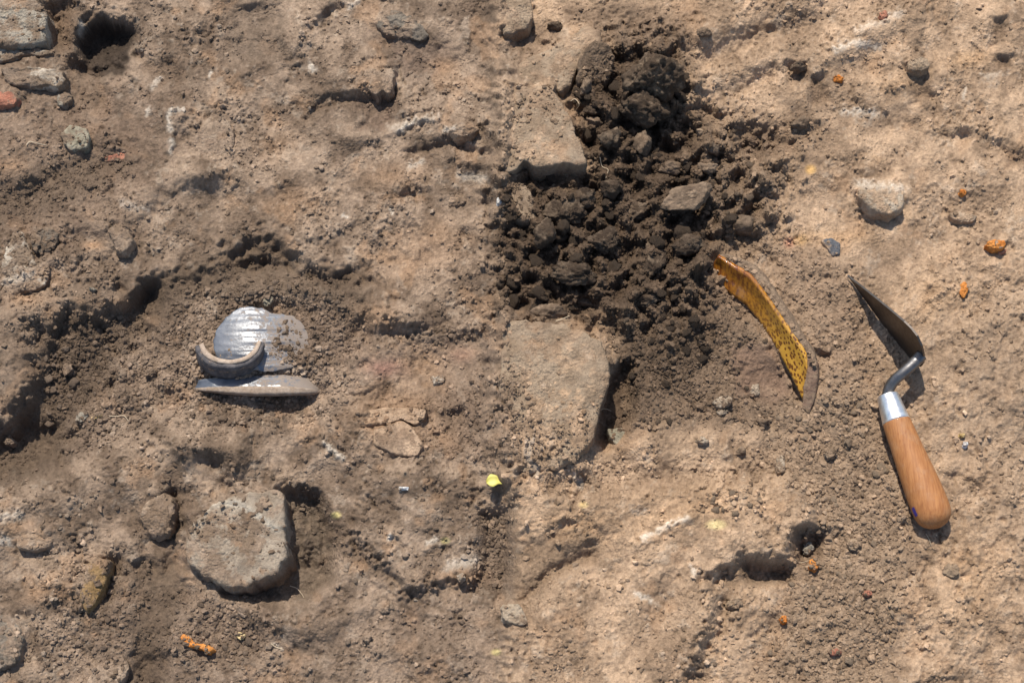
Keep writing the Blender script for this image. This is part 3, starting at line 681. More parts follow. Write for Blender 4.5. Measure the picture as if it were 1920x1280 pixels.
def mirror(u, v):
    a = NW * S; b = NH * S
    u = (u - U0) % (2 * a); v = (v - V0) % (2 * b)
    return U0 + np.where(u > a, 2 * a - u, u), V0 + np.where(v > b, 2 * b - v, v)


def ground_at(u, v):
    z = float(sample(H, u, v))
    x, y = unproj(u, v, z)
    return float(x), float(y), z


# ------------------------------------------------------------------ materials
def new_mat(name):
    m = bpy.data.materials.new(name)
    m.use_nodes = True
    nt = m.node_tree
    nt.nodes.clear()
    out = nt.nodes.new('ShaderNodeOutputMaterial')
    b = nt.nodes.new('ShaderNodeBsdfPrincipled')
    nt.links.new(b.outputs[0], out.inputs[0])
    return m, nt, b


def nd(nt, t, **kw):
    n = nt.nodes.new(t)
    for k, v in kw.items():
        setattr(n, k, v)
    return n


def noise_node(nt, coord, scale, detail=4, rough=0.6):
    n = nt.nodes.new('ShaderNodeTexNoise')
    n.inputs['Scale'].default_value = scale
    n.inputs['Detail'].default_value = detail
    n.inputs['Roughness'].default_value = rough
    nt.links.new(coord, n.inputs['Vector'])
    return n.outputs['Fac']


def maprange(nt, x, a, b, c, d):
    n = nt.nodes.new('ShaderNodeMapRange')
    nt.links.new(x, n.inputs[0])
    for i, val in enumerate((a, b, c, d)):
        n.inputs[i + 1].default_value = val
    return n.outputs[0]


def mixcol(nt, fac, a, b, mode='MIX'):
    n = nt.nodes.new('ShaderNodeMix')
    n.data_type = 'RGBA'
    n.blend_type = mode
    for s, val in ((n.inputs[0], fac), (n.inputs[6], a), (n.inputs[7], b)):
        if hasattr(val, 'is_output'):
            nt.links.new(val, s)
        elif isinstance(val, (int, float)):
            s.default_value = val
        else:
            s.default_value = (*val, 1)
    return n.outputs[2]


def bump_node(nt, h, dist, strength=1.0, prev=None):
    n = nt.nodes.new('ShaderNodeBump')
    n.inputs['Strength'].default_value = strength
    n.inputs['Distance'].default_value = dist
    nt.links.new(h, n.inputs['Height'])
    if prev is not None:
        nt.links.new(prev, n.inputs['Normal'])
    return n.outputs[0]


def soil_material(name, bump_mm=0.6):
    m, nt, b = new_mat(name)
    at = nd(nt, 'ShaderNodeAttribute', attribute_name='Col')
    co = nd(nt, 'ShaderNodeNewGeometry').outputs['Position']
    g = noise_node(nt, co, 520, 5, 0.75)
    g2 = noise_node(nt, co, 1500, 3, 0.7)
    fac = maprange(nt, g, 0.3, 0.7, 0.80, 1.20)
    fac2 = maprange(nt, g2, 0.3, 0.7, 0.82, 1.18)
    mul = nd(nt, 'ShaderNodeMath', operation='MULTIPLY')
    nt.links.new(fac, mul.inputs[0]); nt.links.new(fac2, mul.inputs[1])
    col = nd(nt, 'ShaderNodeVectorMath', operation='SCALE')
    nt.links.new(at.outputs['Color'], col.inputs[0]); nt.links.new(mul.outputs[0], col.inputs['Scale'])
    nt.links.new(col.outputs[0], b.inputs['Base Color'])
    b.inputs['Roughness'].default_value = 0.95
    b.inputs['Specular IOR Level'].default_value = 0.15
    n1 = bump_node(nt, noise_node(nt, co, 330, 7, 0.72), bump_mm * 1e-3 * 2.2, 1.0)
    n2 = bump_node(nt, g2, bump_mm * 1e-3 * 0.7, 0.8, n1)
    vo = nd(nt, 'ShaderNodeTexVoronoi'); vo.inputs['Scale'].default_value = 430
    nt.links.new(co, vo.inputs['Vector'])
    grain = nd(nt, 'ShaderNodeMath', operation='MULTIPLY')
    nt.links.new(maprange(nt, vo.outputs['Distance'], 0, .75, 1, 0), grain.inputs[0])
    nt.links.new(maprange(nt, noise_node(nt, co, 38, 4, .6), .42, .58, .15, 1), grain.inputs[1])
    n2 = bump_node(nt, grain.outputs[0], bump_mm * 1e-3 * 1.1, 1.0, n2)
    nt.links.new(n2, b.inputs['Normal'])
    return m


def mineral(name, c1, c2, scale=60, dust=None, dustk=0.5, bump_mm=0.5, rough=0.9, spec=0.2, fine=450):
    """stone / brick / clod: two mineral tones, grain, dust lodged in patches"""
    m, nt, b = new_mat(name)
    tc = nd(nt, 'ShaderNodeTexCoord').outputs['Object']
    oi = nd(nt, 'ShaderNodeObjectInfo').outputs['Random']
    add = nd(nt, 'ShaderNodeVectorMath', operation='ADD')
    sc = nd(nt, 'ShaderNodeMath', operation='MULTIPLY'); sc.inputs[1].default_value = 3.0
    nt.links.new(oi, sc.inputs[0])
    nt.links.new(tc, add.inputs[0]); nt.links.new(sc.outputs[0], add.inputs[1])
    co = add.outputs[0]
    f = maprange(nt, noise_node(nt, co, scale, 6, 0.65), 0.35, 0.65, 0, 1)
    c = mixcol(nt, f, c1, c2)
    if dust:
        d = maprange(nt, noise_node(nt, co, scale * 1.7, 7, 0.7), 0.62 - dustk * 0.35, 0.72 - dustk * 0.3, 0, 0.9)
        c = mixcol(nt, d, c, dust)
    g = noise_node(nt, co, fine, 5, 0.75)
    val = maprange(nt, g, 0.3, 0.7, 0.75, 1.25)
    v2 = maprange(nt, oi, 0, 1, 0.86, 1.14)
    mu = nd(nt, 'ShaderNodeMath', operation='MULTIPLY')
    nt.links.new(val, mu.inputs[0]); nt.links.new(v2, mu.inputs[1])
    s = nd(nt, 'ShaderNodeVectorMath', operation='SCALE')
    nt.links.new(c, s.inputs[0]); nt.links.new(mu.outputs[0], s.inputs['Scale'])
    nt.links.new(s.outputs[0], b.inputs['Base Color'])
    b.inputs['Roughness'].default_value = rough
    b.inputs['Specular IOR Level'].default_value = spec
    n1 = bump_node(nt, noise_node(nt, co, fine * 0.6, 7, 0.72), bump_mm * 2.5e-3, 1.0)
    nt.links.new(n1, b.inputs['Normal'])
    return m


M_SOIL = soil_material('soil')
DUST_L = (0.30, 0.215, 0.150)
DUST_R = (0.385, 0.275, 0.182)
MIN = dict(                                     # two tones and dustiness
    grey=((0.24, 0.205, 0.155), (0.36, 0.31, 0.24), .45), darkgrey=((0.13, 0.105, 0.08), (0.21, 0.175, 0.135), .35),
    green=((0.25, 0.215, 0.148), (0.35, 0.305, 0.22), .4), pale=((0.33, 0.26, 0.19), (0.52, 0.44, 0.34), .5),
    brown=((0.25, 0.175, 0.12), (0.36, 0.265, 0.185), .6), block=((0.25, 0.195, 0.14), (0.36, 0.29, 0.215), .55),
    slab=((0.25, 0.178, 0.116), (0.34, 0.252, 0.17), .5), paleR=((0.34, 0.26, 0.18), (0.46, 0.37, 0.27), .58),
    ochre=((0.24, 0.15, 0.065), (0.34, 0.22, 0.11), .4), plate=((0.38, 0.255, 0.16), (0.48, 0.335, 0.22), .5),
    orange=((0.56, 0.19, 0.04), (0.66, 0.27, 0.07), -.3), red=((0.32, 0.125, 0.08), (0.42, 0.19, 0.12), .35),
    yellow=((0.55, 0.38, 0.16), (0.66, 0.50, 0.26), .1), flint=((0.085, 0.088, 0.095), (0.15, 0.15, 0.155), .4),
    white=((0.72, 0.68, 0.62), (0.82, 0.80, 0.76), .05), clod_L=((0.19, 0.135, 0.092), (0.30, 0.215, 0.15), .4),
    clod_R=((0.27, 0.19, 0.124), (0.38, 0.28, 0.185), .4), clod_mid=((0.125, 0.085, 0.055), (0.20, 0.14, 0.092), .3))
M_STONE = soil_material('dusty_stone', 0.75)
MAT = dict(
    clod_dark=mineral('damp_clod', (0.050, 0.033, 0.021), (0.10, 0.068, 0.044), 70, (0.19, 0.135, 0.088), 0.34, 1.2),
    clod_mid=mineral('drying_clod', (0.125, 0.085, 0.055), (0.20, 0.14, 0.092), 70, (0.27, 0.19, 0.125), 0.35, 0.9),
    clod_L=mineral('dry_brown_clod', (0.19, 0.135, 0.092), (0.28, 0.20, 0.14), 70, DUST_L, 0.45, 0.8),
    clod_R=mineral('dry_sandy_clod', (0.27, 0.19, 0.124), (0.37, 0.27, 0.18), 70, DUST_R, 0.45, 0.8),
)


# ------------------------------------------------------------------ mesh helpers
def mesh_from(name, V, F, mat, smooth_shade=True):
    me = bpy.data.meshes.new(name)
    V = np.asarray(V, np.float32)
    me.from_pydata([tuple(p) for p in V], [], [tuple(f) for f in F])
    me.materials.append(mat)
    if smooth_shade:
        me.polygons.foreach_set('use_smooth', [True] * len(me.polygons))
    me.update()
    return me


def link(name, me, parent=None, loc=None):
    o = bpy.data.objects.new(name, me)
    scene.collection.objects.link(o)
    if parent is not None:
        o.parent = parent
    if loc is not None:
        o.location = loc
    return o


def tag(o, label, cat, group=None):
    o['label'] = label; o['category'] = cat
    if group:
        o['group'] = group
    return o


def big_mesh(name, V, F, C, mat, kind):
    """numpy arrays -> mesh with colour attribute"""
    me = bpy.data.meshes.new(name)
    n = F.shape[1]
    me.vertices.add(len(V)); me.loops.add(F.size); me.polygons.add(len(F))
    me.vertices.foreach_set('co', V.astype(np.float32).ravel())
    me.loops.foreach_set('vertex_index', F.astype(np.int32).ravel())
    me.polygons.foreach_set('loop_start', np.arange(0, F.size, n, dtype=np.int32))
    me.polygons.foreach_set('use_smooth', np.ones(len(F), bool))
    ca = me.color_attributes.new('Col', 'FLOAT_COLOR', 'POINT')
    ca.data.foreach_set('color', np.concatenate([C, np.ones((len(C), 1))], 1).astype(np.float32).ravel())
    me.materials.append(mat)
    me.update(calc_edges=True)
    o = link(name, me)
    o['kind'] = kind
    return o


# ------------------------------------------------------------------ ground sheet
gx0, gy0 = unproj(0, 0, 0); gx1, gy1 = unproj(1920, 1280, 0)
xa = abs(float(gx0)) + 0.02; ya0 = float(gy1) - 0.03; ya1 = float(gy0) + 0.03
STEP = 0.00088
tail = np.cumsum(np.concatenate([0.0011 * 1.035 ** np.arange(1, 62), 0.011 * 1.28 ** np.arange(1, 30)]))
xs = np.concatenate([(-xa - tail)[::-1], np.arange(-xa, xa, STEP), xa + tail])
ys = np.concatenate([(ya0 - tail)[::-1], np.arange(ya0, ya1, STEP), ya1 + tail])
GX, GY = np.meshgrid(xs, ys)
GZ = np.zeros_like(GX)
near = (np.abs(GX) < 1.2) & (np.abs(GY) < 1.2)
fz = GZ[near]; fxx = GX[near]; fyy = GY[near]
for it in range(7):
    pu, pv = proj(fxx, fyy, fz)
    fz = 0.35 * fz + 0.65 * sample(H, *mirror(pu, pv)) if it else sample(H, *mirror(pu, pv))
# beyond the surveyed patch the ground runs on as plain trodden soil
far_ = sstep((np.maximum(np.abs(fxx) - xa, np.maximum(fyy - ya1, ya0 - fyy)) - .16) / .35)
GZ[near] = fz * (1 - far_)
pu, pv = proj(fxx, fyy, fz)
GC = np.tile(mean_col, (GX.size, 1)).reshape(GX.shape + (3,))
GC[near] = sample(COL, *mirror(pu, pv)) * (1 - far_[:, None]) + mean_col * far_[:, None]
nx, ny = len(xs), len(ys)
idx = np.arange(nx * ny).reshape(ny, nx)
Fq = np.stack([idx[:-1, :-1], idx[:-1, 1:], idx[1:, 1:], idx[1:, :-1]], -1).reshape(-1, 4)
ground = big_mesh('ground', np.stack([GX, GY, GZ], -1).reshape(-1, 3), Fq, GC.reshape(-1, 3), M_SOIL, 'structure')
ground['label'] = 'dusty brown excavated soil with hollows, ridges and scrape marks'

# ------------------------------------------------------------------ embedded stones
SEED = [0]


def resample(pts, n, rounding=2):
    P = np.array(pts, float)
    for _ in range(rounding):                     # Chaikin with small cuts keeps corners readable
        Q = np.roll(P, -1, 0)
        P = np.stack([P * 0.87 + Q * 0.13, P * 0.13 + Q * 0.87], 1).reshape(-1, 2)
    Q = np.vstack([P, P[:1]])
    L = np.concatenate([[0], np.cumsum(np.hypot(*np.diff(Q, axis=0).T))])
    t = np.linspace(0, L[-1], n, endpoint=False)
    return np.stack([np.interp(t, L, Q[:, 0]), np.interp(t, L, Q[:, 1])], 1)


def stone_mesh(name, pts, top, depth, mat, edge=2.5, dome=1.5, amp=1.0, tilt=(0, 0), flare=0.06, n=80, strata=0.0, vein=None):
    """block with a traced top outline; top = mm above the local ground, depth = mm it goes down below its top"""
    SEED[0] += 1
    P = resample(pts, n, 1)
    cu, cv = P.mean(0)
    Rp = np.hypot(P[:, 0] - cu, P[:, 1] - cv).mean()
    so = Vector((SEED[0] * 3.17, SEED[0] * 1.31, SEED[0] * 0.77))
    # ragged chipped outline
    for i in range(n):
        q = Vector((P[i, 0] / Rp * 2.2, P[i, 1] / Rp * 2.2, 0)) + so
        f = 1 + 0.055 * mn.noise(q) + 0.04 * mn.noise(q * 3) + 0.025 * mn.noise(q * 7)
        P[i] = (cu + (P[i, 0] - cu) * f, cv + (P[i, 1] - cv) * f)
    g = float(sample(HB0, np.clip(cu, -50, 1970), np.clip(cv, -50, 1330)))
    top = top * LOW(P)
    zt = g + top * 1e-3
    X, Y = unproj(P[:, 0], P[:, 1], zt)
    cx, cy = unproj(cu, cv, zt)
    R = np.hypot(X - cx, Y - cy).mean()
    nr = int(np.clip(R / 0.0011, 9, 44))
    prof = [(f, 0.0) for f in np.linspace(0.05, 0.90, nr)] + [(0.95, -0.12), (0.98, -0.38), (0.995, -0.78), (1.0, -1.2)]
    e = edge * 1e-3
    d = depth * 1e-3
    rings = [(f, k * e) for f, k in prof] + [(1.0 + flare * s, -1.2 * e - (d - 1.2 * e) * s) for s in np.linspace(0.08, 1, 10)]
    a = amp * 1e-3
    k1 = 1.5 / max(R, 0.005)
    V = [(cx, cy, zt + dome * 1e-3)]
    for f, dz in rings:
        for i in range(n):
            x = cx + (X[i] - cx) * f; y = cy + (Y[i] - cy) * f
            z = zt + dz + ((x - cx) * tilt[0] + (y - cy) * tilt[1]) + dome * 1e-3 * (1 - min(f, 1) ** 2)
            V.append((x, y, z))
    c1, c2 = (np.array(c) for c in MIN[mat][:2])
    dustk = MIN[mat][2] + (0.12 if cu < 940 and mat not in ('orange', 'yellow', 'white') else 0)
    out = []; col = []
    for p in V:
        q = Vector(p)
        n1 = mn.noise_vector(q * k1 + so)
        n2 = mn.noise_vector(q * k1 * 2.7 + so)
        n3 = mn.noise_vector(q * k1 * 6.5 + so)
        n4 = mn.noise_vector(q * 520 + so)
        q2 = q + n1 * a * 1.1 + n2 * a * 0.75 + n3 * a * .45 + n4 * min(a, 0.0012) * 0.4
        # chipped steps
        st = mn.noise(q * k1 * 1.9 + so * 2)
        q2.z += a * 0.55 * (math.floor(st * 4) / 4 - st * .4)
        if strata:
            q2.z += strata * 1e-3 * math.copysign(1, mn.noise(Vector((q.x * 25, q.y * 160, 0)) + so)) * 0.5
        out.append((q2.x - cx, q2.y - cy, q2.z - (zt - d)))
        t = min(1, max(0, .5 + 1.1 * mn.fractal(q * 70 + so, .8, 2.1, 4)))
        du = mn.fractal(q * 55 + so * 1.7, .7, 2.1, 5) + .25 * mn.noise(q * 600)
        du = min(1, max(0, (du + dustk - .42) / .28)) * .92
        col.append((c1 * (1 - t) + c2 * t, du))
    pu_, pv_ = proj(np.array([p[0] for p in V]), np.array([p[1] for p in V]), np.array([p[2] for p in V]))
    gc = sample(COLD, pu_, pv_)
    cc = np.array([c * (1 - du) for c, du in col]) + gc * np.array([du for _, du in col])[:, None] * 1.05
    if vein:                                     # pale mineral vein
        Q = np.array(vein, float)
        dm = np.full(len(V), 1e9)
        for k in range(len(Q) - 1):
            ab = Q[k + 1] - Q[k]
            t = np.clip(((pu_ - Q[k, 0]) * ab[0] + (pv_ - Q[k, 1]) * ab[1]) / (ab @ ab), 0, 1)
            dm = np.minimum(dm, np.hypot(pu_ - Q[k, 0] - t * ab[0], pv_ - Q[k, 1] - t * ab[1]))
        vk = np.exp(-(dm / 6.0) ** 2)[:, None] * np.array([.35 + .65 * min(1, max(0, .5 + mn.noise(Vector(p) * 260))) for p in V])[:, None]
        cc = cc * (1 - vk) + np.array((.56, .49, .385)) * vk
        above = (pv_ < np.interp(pu_, Q[:, 0], Q[:, 1])) & (pu_ > 380)
        out = [(x_, y_, z_ + (.0014 if ab_ else 0)) for (x_, y_, z_), ab_ in zip(out, above)]
    F = []
    for i in range(n):
        F.append((0, 1 + i, 1 + (i + 1) % n))
    for r in range(len(rings) - 1):
        for i in range(n):
            a0 = 1 + r * n + i; a1 = 1 + r * n + (i + 1) % n
            F.append((a0, a0 + n, a1 + n, a1))
    F.append(tuple(1 + (len(rings) - 1) * n + i for i in range(n))[::-1])
    me = mesh_from(name, out, F, M_STONE)
    ca = me.color_attributes.new('Col', 'FLOAT_COLOR', 'POINT')
    ca.data.foreach_set('color', np.concatenate([cc, np.ones((len(cc), 1))], 1).astype(np.float32).ravel())
    # what lies on the stone (crumbs) uses its top
    w, m = pmask(P, 2.0, 0)
    HC[w] = np.where(m > .7, np.maximum(HC[w], zt + (dome * .5 - .2) * 1e-3), HC[w])
    return me, (float(cx), float(cy), zt - d)


def build_stone(pts, top, depth, mat, label, name='stone', cat='stone', group=None, bank=None, **kw):
    me, loc = stone_mesh(name, pts, top, depth, mat, **kw)
    # triangle winding check: make the top face up
    o = link(name, me, None, loc)
    return tag(o, label, cat, group)


for spec in STONES:
    made = build_stone(*spec[0], **spec[1])


# ------------------------------------------------------------------ clods of the spoil heap
def ico(sub):
    t = (1 + 5 ** .5) / 2
    V = [(-1, t, 0), (1, t, 0), (-1, -t, 0), (1, -t, 0), (0, -1, t), (0, 1, t), (0, -1, -t), (0, 1, -t), (t, 0, -1), (t, 0, 1), (-t, 0, -1), (-t, 0, 1)]
    F = [(0, 11, 5), (0, 5, 1), (0, 1, 7), (0, 7, 10), (0, 10, 11), (1, 5, 9), (5, 11, 4), (11, 10, 2), (10, 7, 6), (7, 1, 8), (3, 9, 4), (3, 4, 2), (3, 2, 6), (3, 6, 8), (3, 8, 9), (4, 9, 5), (2, 4, 11), (6, 2, 10), (8, 6, 7), (9, 8, 1)]
    V = [Vector(v).normalized() for v in V]
    for _ in range(sub):
        cache = {}
        G = []

        def mid(a, b):
            k = (min(a, b), max(a, b))
            if k not in cache:
                V.append(((V[a] + V[b]) / 2).normalized())
                cache[k] = len(V) - 1
            return cache[k]
        for a, b, c in F:
            ab, bc, ca = mid(a, b), mid(b, c), mid(c, a)
            G += [(a, ab, ca), (b, bc, ab), (c, ca, bc), (ab, bc, ca)]
        F = G
    return V, F


ICO = {k: ico(k) for k in (0, 1, 2, 3, 4)}


def clod_shape(sub, seed, amp=0.35, angular=0.9):
    V, F = ICO[sub]
    so = Vector((seed * 1.7, seed * 0.9, seed * 2.3))
    r = random.Random(seed)
    planes = [(Vector((r.uniform(-1, 1), r.uniform(-1, 1), r.uniform(-.6, 1))).normalized(), r.uniform(0.45, 0.8)) for _ in range(9)]
    out = []
    for p in V:
        d = 1.0
        for nrm, h in planes:                       # chipped faces
            c = p.dot(nrm)
            if c > 0.05:
                d = min(d, h / c * angular + 1.0 * (1 - angular)) if h / c < 1 else d
        f = mn.fractal(p * 1.5 + so, 0.9, 2.1, 5)
        g = mn.noise(p * 6 + so) * 0.13 + mn.noise(p * 13 + so) * 0.10 - 0.07 * abs(mn.noise(p * 3.3 + so))
        out.append(p * max(0.35, d * (1 + amp * f * 0.55 + g * amp * 2.6)))
    return np.array(out), F


def clod(u, v, ru, rv, hmm, mat, label, rot=0, sub=3, sink=0.35, seed=None, group=None, name='soil_clod', cat='soil clod', amp=.38, angular=.92):
    SEED[0] += 1
    P, F = clod_shape(sub, seed or SEED[0], amp, angular)
    x, y, z = ground_at(u, v + rv * 0.15)
    a = math.radians(-rot)
    sx, sy, sz = ru * PXMM, rv * PXMM / 0.9, hmm * 1e-3 * 0.6
    Q = P * (sx, sy, sz)
    Q = np.stack([Q[:, 0] * math.cos(a) - Q[:, 1] * math.sin(a), Q[:, 0] * math.sin(a) + Q[:, 1] * math.cos(a), Q[:, 2]], 1)
    o = link(name, mesh_from(name, Q, F, MAT[mat]), None, (x, y, z + sz * (1 - 2 * sink)))
    return tag(o, label, cat, group)


GH = 'large clods of the dark spoil heap'
clod(1222, 142, 60, 54, 40, 'clod_dark', 'largest dark rough clod at the top of the spoil heap', sub=4, sink=.3, group=GH, amp=.42)
clod(1198, 210, 62, 34, 28, 'clod_dark', 'long dark clod with a shadowed underside below the largest clod', 12, 4, .2, group=GH, amp=.4)
clod(1202, 276, 20, 25, 22, 'clod_mid', 'pyramid-shaped brown clod in the middle of the heap', 0, 3, .3, group=GH, angular=.8)
clod(1140, 262, 30, 24, 17, 'clod_dark', 'rough dark clod left of the pyramid-shaped clod', 10, 3, .35, group=GH)
clod(1250, 318, 29, 17, 15, 'clod_mid', 'grey flat-sided lump below the pyramid-shaped clod', -5, 3, .3, group=GH, angular=.9)
clod(1286, 374, 52, 29, 17, 'clod_mid', 'broad flat grey-brown clod with a black shadow beneath', -18, 4, .12, group=GH, angular=.9, amp=.22)
clod(1393, 426, 36, 22, 24, 'clod_mid', 'smooth dark egg-shaped clod above the glazed sherd', -12, 3, .3, group=GH, amp=.14, angular=.6)
clod(1024, 440, 30, 28, 22, 'clod_dark', 'dark rounded clod beside the small sandy slab', 0, 3, .3, group=GH)
clod(1082, 520, 56, 26, 20, 'clod_dark', 'dark clod arched over a black gap, left in the heap', 4, 4, .05, group=GH, amp=.4)
clod(1092, 566, 30, 17, 14, 'clod_mid', 'purplish flat clod below the arched clod', 0, 3, .3, group=GH, angular=.8)
clod(1026, 584, 36, 20, 15, 'clod_mid', 'flat brown clod resting above the largest sandstone block', -4, 3, .35, group=GH, angular=.8)
clod(1222, 486, 28, 48, 19, 'clod_dark', 'upright oblong dark clod in the lower heap', 8, 4, .3, group=GH, amp=.3, angular=.8)
clod(1288, 460, 38, 18, 17, 'clod_dark', 'wedge-shaped dark clod left of the egg-shaped clod', -12, 3, .25, group=GH, angular=.85)
clod(1060, 398, 40, 30, 20, 'clod_dark', 'broad crumbly clod below the flat sandy slab', 6, 4, .35, group=GH, amp=.45)
clod(1100, 372, 32, 24, 18, 'clod_dark', 'crumbly dark clod right of the broad one', -20, 3, .35, group=GH, amp=.45)
clod(1148, 352, 26, 20, 15, 'clod_dark', 'small dark clod in the centre of the heap', 15, 3, .35, group=GH)
clod(1190, 396, 44, 26, 16, 'clod_dark', 'low dark mound of soil in the centre of the heap', -10, 4, .45, group=GH, amp=.5)
clod(1130, 450, 44, 28, 16, 'clod_dark', 'low crumbly lump above the arched clod', 0, 4, .45, group=GH, amp=.5)
clod(1098, 170, 13, 17, 16, 'clod_mid', 'upright finger-sized clod at the foot of the sloping stone', 10, 3, .2, group=GH)
clod(1133, 156, 11, 13, 14, 'clod_mid', 'small upright clod left of the largest clod', -8, 3, .2, group=GH)
clod(1112, 208, 22, 15, 14, 'clod_dark', 'dark clod against the flat slab', 0, 3, .3, group=GH)
clod(1118, 232, 22, 13, 13, 'clod_mid', 'yellowish-brown clod against the flat slab', 10, 3, .3, group=GH)
clod(1312, 250, 13, 11, 12, 'clod_R', 'lone yellowish clod at the right rim of the heap', 0, 3, .3, group=GH)
clod(1335, 282, 22, 12, 13, 'clod_mid', 'grey-brown clod below the lone yellowish one', 10, 3, .3, group=GH)
clod(1326, 316, 22, 15, 13, 'clod_mid', 'brown clod right of the grey flat-sided lump', 0, 3, .35, group=GH)
clod(1500, 235, 26, 15, 13, 'clod_mid', 'damp clod below the two dark holes', -10, 3, .35, group=GH)
clod(1493, 132, 20, 10, 13, 'clod_mid', 'dark curl of soil over a hole, upper middle', -6, 3, .1, group=GH)
clod(1203, 560, 42, 22, 15, 'clod_dark', 'flattened clod at the foot of the heap', -5, 4, .4, group=GH, amp=.45)
clod(1320, 60, 18, 10, 9, 'clod_mid', 'dark clod at the top edge right of the heap', 0, 3, .3, group=GH)
clod(1040, 50, 16, 12, 10, 'clod_dark', 'purplish dark clod beside the corner stone', 0, 3, .3, group=GH)
clod(1390, 850 - 4, 12, 10, 9, 'clod_mid', 'dark brown clod below the smooth floor', 0, 3, .3, group='clods near the sherd')
clod(1430, 792, 14, 11, 11, 'clod_mid', 'dark clod directly below the pointed end of the sherd floor', 0, 3, .3, group='clods near the sherd')

# medium clods scattered by zone, each an object; ten shared shapes per soil
SHAPES = {}
for key in ('clod_dark', 'clod_mid', 'clod_L', 'clod_R'):
    SHAPES[key] = []
    for s in range(9):
        P, F = clod_shape(2, 900 + s * 13 + len(key), 0.42, 0.95)
        SHAPES[key].append(mesh_from('soil_clod', P, F, MAT[key]))


LANDMARKS = [(1222, 142, 'the largest clod'), (1198, 210, 'the long dark clod'), (1202, 276, 'the pyramid-shaped clod'), (1250, 318, 'the grey flat-sided lump'),
             (1286, 374, 'the broad flat clod'), (1393, 426, 'the egg-shaped clod'), (1024, 440, 'the rounded clod by the slab'), (1082, 520, 'the arched clod'),
             (1222, 486, 'the upright oblong clod'), (1060, 398, 'the broad crumbly clod'), (1050, 250, 'the flat sandy slab'), (1060, 720, 'the largest block'),
             (1160, 820, 'the triangular stone'), (1355, 754, 'the flat pale pebble'), (1415, 730, 'the squarish pale pebble'), (1318, 825, 'the cylinder-shaped pebble'),
             (1440, 620, 'the glazed sherd'), (1464, 870, 'the upright oblong pebble'), (1556, 850, 'the dark grey pebble'), (1690, 800, 'the trowel handle'),
             (1527, 1056, 'the orange crumb by the hollow'), (1470, 1160, 'the small orange crumb'), (1626, 1112, 'the reddish crumb'), (1566, 1222, 'the long reddish fragment'),
             (1604, 1020, 'the flat-topped clod'), (1343, 983, 'the yellow stain'), (125, 690, 'the round pale clod'), (16, 826, 'the clod on the rim'), (152, 782, 'the grey angular pebble'),
             (480, 730, 'the straight broken edge'), (430, 680, 'the curved handle'), (500, 565, 'the olive pebble'), (575, 620, 'the ribbed wall'), (370, 1205, 'the bright orange fragment'),
             (451, 1190, 'the yellow-orange pebble'), (450, 1010, 'the squarish block'), (870, 1080, 'the pale rim pebble'), (1421, 266, 'the dark hollow'), (1500, 235, 'the damp clod'), (932, 902, 'the yellow leaf')]


def scatter(n, pts, key, rmin, rmax, label, group):
    P = np.array(pts, float)
    lo = P.min(0); hi = P.max(0)
    made = 0
    while made < n:
        u = random.uniform(lo[0], hi[0]); v = random.uniform(lo[1], hi[1])
        ins = False
        for k in range(len(P)):
            a = P[k]; b = P[k - 1]
            if (a[1] > v) != (b[1] > v) and u < a[0] + (v - a[1]) * (b[0] - a[0]) / (b[1] - a[1]):
                ins = not ins
        if not ins:
            continue
        r = rmin * (rmax / rmin) ** (random.random() ** 1.8)
        x, y, z = ground_at(u, v)
        o = link('soil_clod', random.choice(SHAPES[key]), None, (x, y, z + r * PXMM * 0.12))
        s = r * PXMM
        o.scale = (s * random.uniform(.85, 1.3), s * random.uniform(.85, 1.25), s * random.uniform(.6, .95))
        o.rotation_euler = (random.uniform(-.3, .3), random.uniform(-.3, .3), random.uniform(0, 6.28))
        lm = min(LANDMARKS, key=lambda q: (q[0] - u) ** 2 + (q[1] - v) ** 2)
        du, dv = u - lm[0], v - lm[1]
        side_ = ('right of' if du > 0 else 'left of') if abs(du) > abs(dv) else ('below' if dv > 0 else 'above')
        size = 'larger' if r > rmin * 1.7 else ('middling' if r > rmin * 1.25 else 'tiny')
        tag(o, '%s %s %s %s' % (size, label, side_, lm[2]), 'soil clod', group)
        made += 1


scatter(140, dk, 'clod_dark', 5, 19, 'dark damp clod in the spoil heap,', 'small clods of the dark spoil heap')
scatter(26, [(1150, 600), (1330, 570), (1340, 670), (1260, 720), (1175, 750)], 'clod_dark', 5, 13, 'dark clod on loose soil,', 'dark clods right of the largest block')
scatter(20, [(1300, 210), (1460, 260), (1520, 210), (1530, 260), (1450, 420), (1340, 470), (1330, 300)], 'clod_mid', 5, 11, 'brown clod on the right flank of the heap,', 'clods right of the spoil heap')
scatter(18, mid, 'clod_mid', 5, 11, 'brown clod lying loose,', 'clods between the block and the sherd')
scatter(25, [(1430, 780), (1640, 740), (1680, 960), (1560, 950), (1450, 880)], 'clod_R', 5, 10, 'sandy clod in the crumbly strip,', 'clods left of the trowel handle')
scatter(18, [(1480, 1080), (1640, 1010), (1640, 1270), (1400, 1270)], 'clod_R', 5, 10, 'sandy clod near the bottom,', 'clods at the bottom of the right spit')
scatter(8, [(1330, 910), (1440, 900), (1450, 960), (1330, 970)], 'clod_R', 5, 9, 'sandy clod on the flat hard ground,', 'clods on the flat hard block')
scatter(24, [(70, 640), (180, 600), (210, 680), (190, 740), (130, 800), (60, 800)], 'clod_L', 5, 11, 'brown clod in the dark hollow,', 'clods in the left hollow')
scatter(18, [(390, 750), (600, 745), (600, 790), (400, 850)], 'clod_L', 5, 10, 'dry brown clod by the grey vessel,', 'clods below the vessel')
scatter(16, [(420, 530), (520, 520), (640, 560), (660, 640), (600, 640), (560, 575), (430, 570)], 'clod_L', 5, 9, 'dry brown clod near the grey vessel,', 'clods above the vessel')
